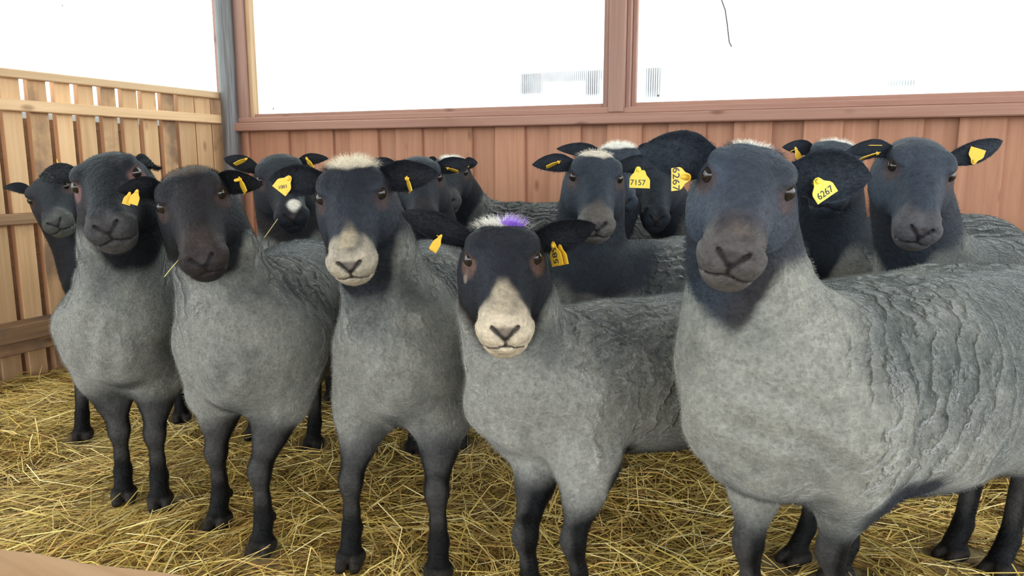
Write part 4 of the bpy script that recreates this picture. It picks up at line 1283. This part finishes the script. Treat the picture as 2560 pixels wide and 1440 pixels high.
PAL_LOW = [(190, 156, 84), (174, 148, 74), (150, 124, 62), (160, 122, 72), (202, 174, 98), (134, 118, 60), (178, 160, 88), (140, 104, 64)]
PAL_TOP = [(230, 204, 124), (216, 190, 104), (238, 220, 152), (198, 178, 94), (222, 186, 116), (244, 230, 176), (190, 170, 100)]
parts = [straw_patch(60000, 0.03, 0.11, 0.0013, 0.014, 0.10, PAL_LOW, (-2.6, 2.4, 0.95, 3.9), 1, False),
         straw_patch(30000, 0.06, 0.20, 0.0012, 0.024, 0.13, PAL_LOW+PAL_TOP, (-2.6, 2.4, 0.95, 3.7), 2),
         straw_patch(8000, 0.08, 0.28, 0.0015, 0.038, 0.20, PAL_TOP, (-2.4, 2.2, 0.95, 3.3), 3)]
nv = 0; VV, FF, CC = [], [], []
for v, q_, c in parts:
    VV.append(v); FF.append(q_+nv); CC.append(c); nv += len(v)
sm_ = mesh_np('straw', np.concatenate(VV), np.concatenate(FF), False)
set_col(sm_, np.concatenate(CC))
tag(link('straw_bedding', sm_, None, M_STRAW), 'loose yellow straw and hay strewn thickly over the pen floor', 'straw', kind='stuff')

def stalk(name, pts, r, colr, label, cat='straw', mat=None):
    pts = np.array(pts, float); o0 = pts[0].copy(); pts = pts-o0
    tn = np.gradient(pts, axis=0); tn /= np.linalg.norm(tn, axis=1, keepdims=True)
    sd = np.cross(tn, FW); sd /= np.linalg.norm(sd, axis=1, keepdims=True); u2 = np.cross(tn, sd)
    seg = 6; n = len(pts)
    V = np.concatenate([pts+(sd*math.cos(a)+u2*math.sin(a))*r for a in np.linspace(0, 2*math.pi, seg, endpoint=False)])
    Fq = np.array([[i*n+q, i*n+q+1, ((i+1) % seg)*n+q+1, ((i+1) % seg)*n+q] for i in range(seg) for q in range(n-1)])
    o = link(name, mesh_np(name, V, Fq), None, mat)
    o.location = o0
    tag(o, label, cat)
    return o
M_STALK, _, _ = simple('pale_stalk', tuple(lin((190, 180, 110))), 0.6)
byid = {i['sp']['id']: i for i in SHEEP_INFO}
def lip_hit(idn, x, y, step):
    """where the ray through a pixel meets that sheep's muzzle"""
    ob = byid[idn]['ob']; inv = ob.matrix_world.inverted()
    for k_ in range(60):
        d = Vector(ray(x, y)).normalized()
        ok, p, nrm, f_ = ob.ray_cast(inv @ Vector(CAM), (inv.to_3x3() @ d).normalized())
        if ok:
            p = ob.matrix_world @ p
            return np.array(p+d*0.004), float((np.array(p)-CAM)@FW)
        x += step
    raise RuntimeError('no muzzle hit')
bpy.context.view_layer.update()
pD, dz = lip_hit('D', 695, 546, 1)
stalk('hay_stalk', [pD, at_depth(688, 556, dz-0.010), at_depth(676, 573, dz-0.018), at_depth(661, 594, dz-0.018)], 0.0013, None, 'pale hay stalk in the mouth of the white-spotted sheep', mat=M_STALK)
pC, dz = lip_hit('C', 446, 650, 1)
stalk('hay_stalk', [pC, at_depth(440, 657, dz-0.008), at_depth(427, 672, dz-0.010), at_depth(411, 692, dz-0.010)], 0.0009, None, 'thin hay stalk at the lip of the dark-crowned sheep', mat=M_STALK)

# wire hanging on the second window
def on_back(x, y, off):
    d = ray(x, y); return CAM+d*((Y_BACK+off)/d[1])
stalk('hanging_wire', [on_back(x, y, 0.024) for x, y in ((1798, -60), (1804, 0), (1813, 25), (1818, 60), (1823, 105), (1829, 117))], 0.0030, None,
      'thin dark wire hanging crooked against the translucent window', 'wire', M_WIRE)

# rough rail close to the camera, its wavy upper edge crossing the corner of the view
def front_rail():
    z = 0.62
    top = [(-260, 1346), (-120, 1356), (0, 1368), (90, 1378), (160, 1392), (220, 1404), (300, 1413), (380, 1422), (470, 1434), (560, 1448), (700, 1466), (900, 1490), (1200, 1530)]
    pts = np.array([at_depth(x, y, z) for x, y in top])
    n = len(pts); depth = FH*0.045; down = -UPZ*0.10
    soft = UPZ*0.002
    front = pts-depth
    rings = [front-soft, front+FH*0.005, pts-FH*0.004, pts-soft, pts+down, front+down]
    o0 = pts[0].copy()
    V = np.concatenate(rings)-o0
    F = []
    m = len(rings)
    for i in range(m):
        j = (i+1) % m
        for q in range(n-1):
            F.append([i*n+q, i*n+q+1, j*n+q+1, j*n+q])
    F += [[i*n for i in range(m)], [i*n+n-1 for i in range(m-1, -1, -1)]]
    me = bpy.data.meshes.new('fence_rail'); me.from_pydata(V.tolist(), [], F)
    import bmesh
    bm = bmesh.new(); bm.from_mesh(me); bmesh.ops.recalc_face_normals(bm, faces=bm.faces[:]); bm.to_mesh(me); bm.free()
    o = link('fence_rail', me, None, M_FRONT_RAIL); o.location = o0
    tag(o, 'rough orange pine rail with a wavy edge along the front of the pen', 'rail')
front_rail()
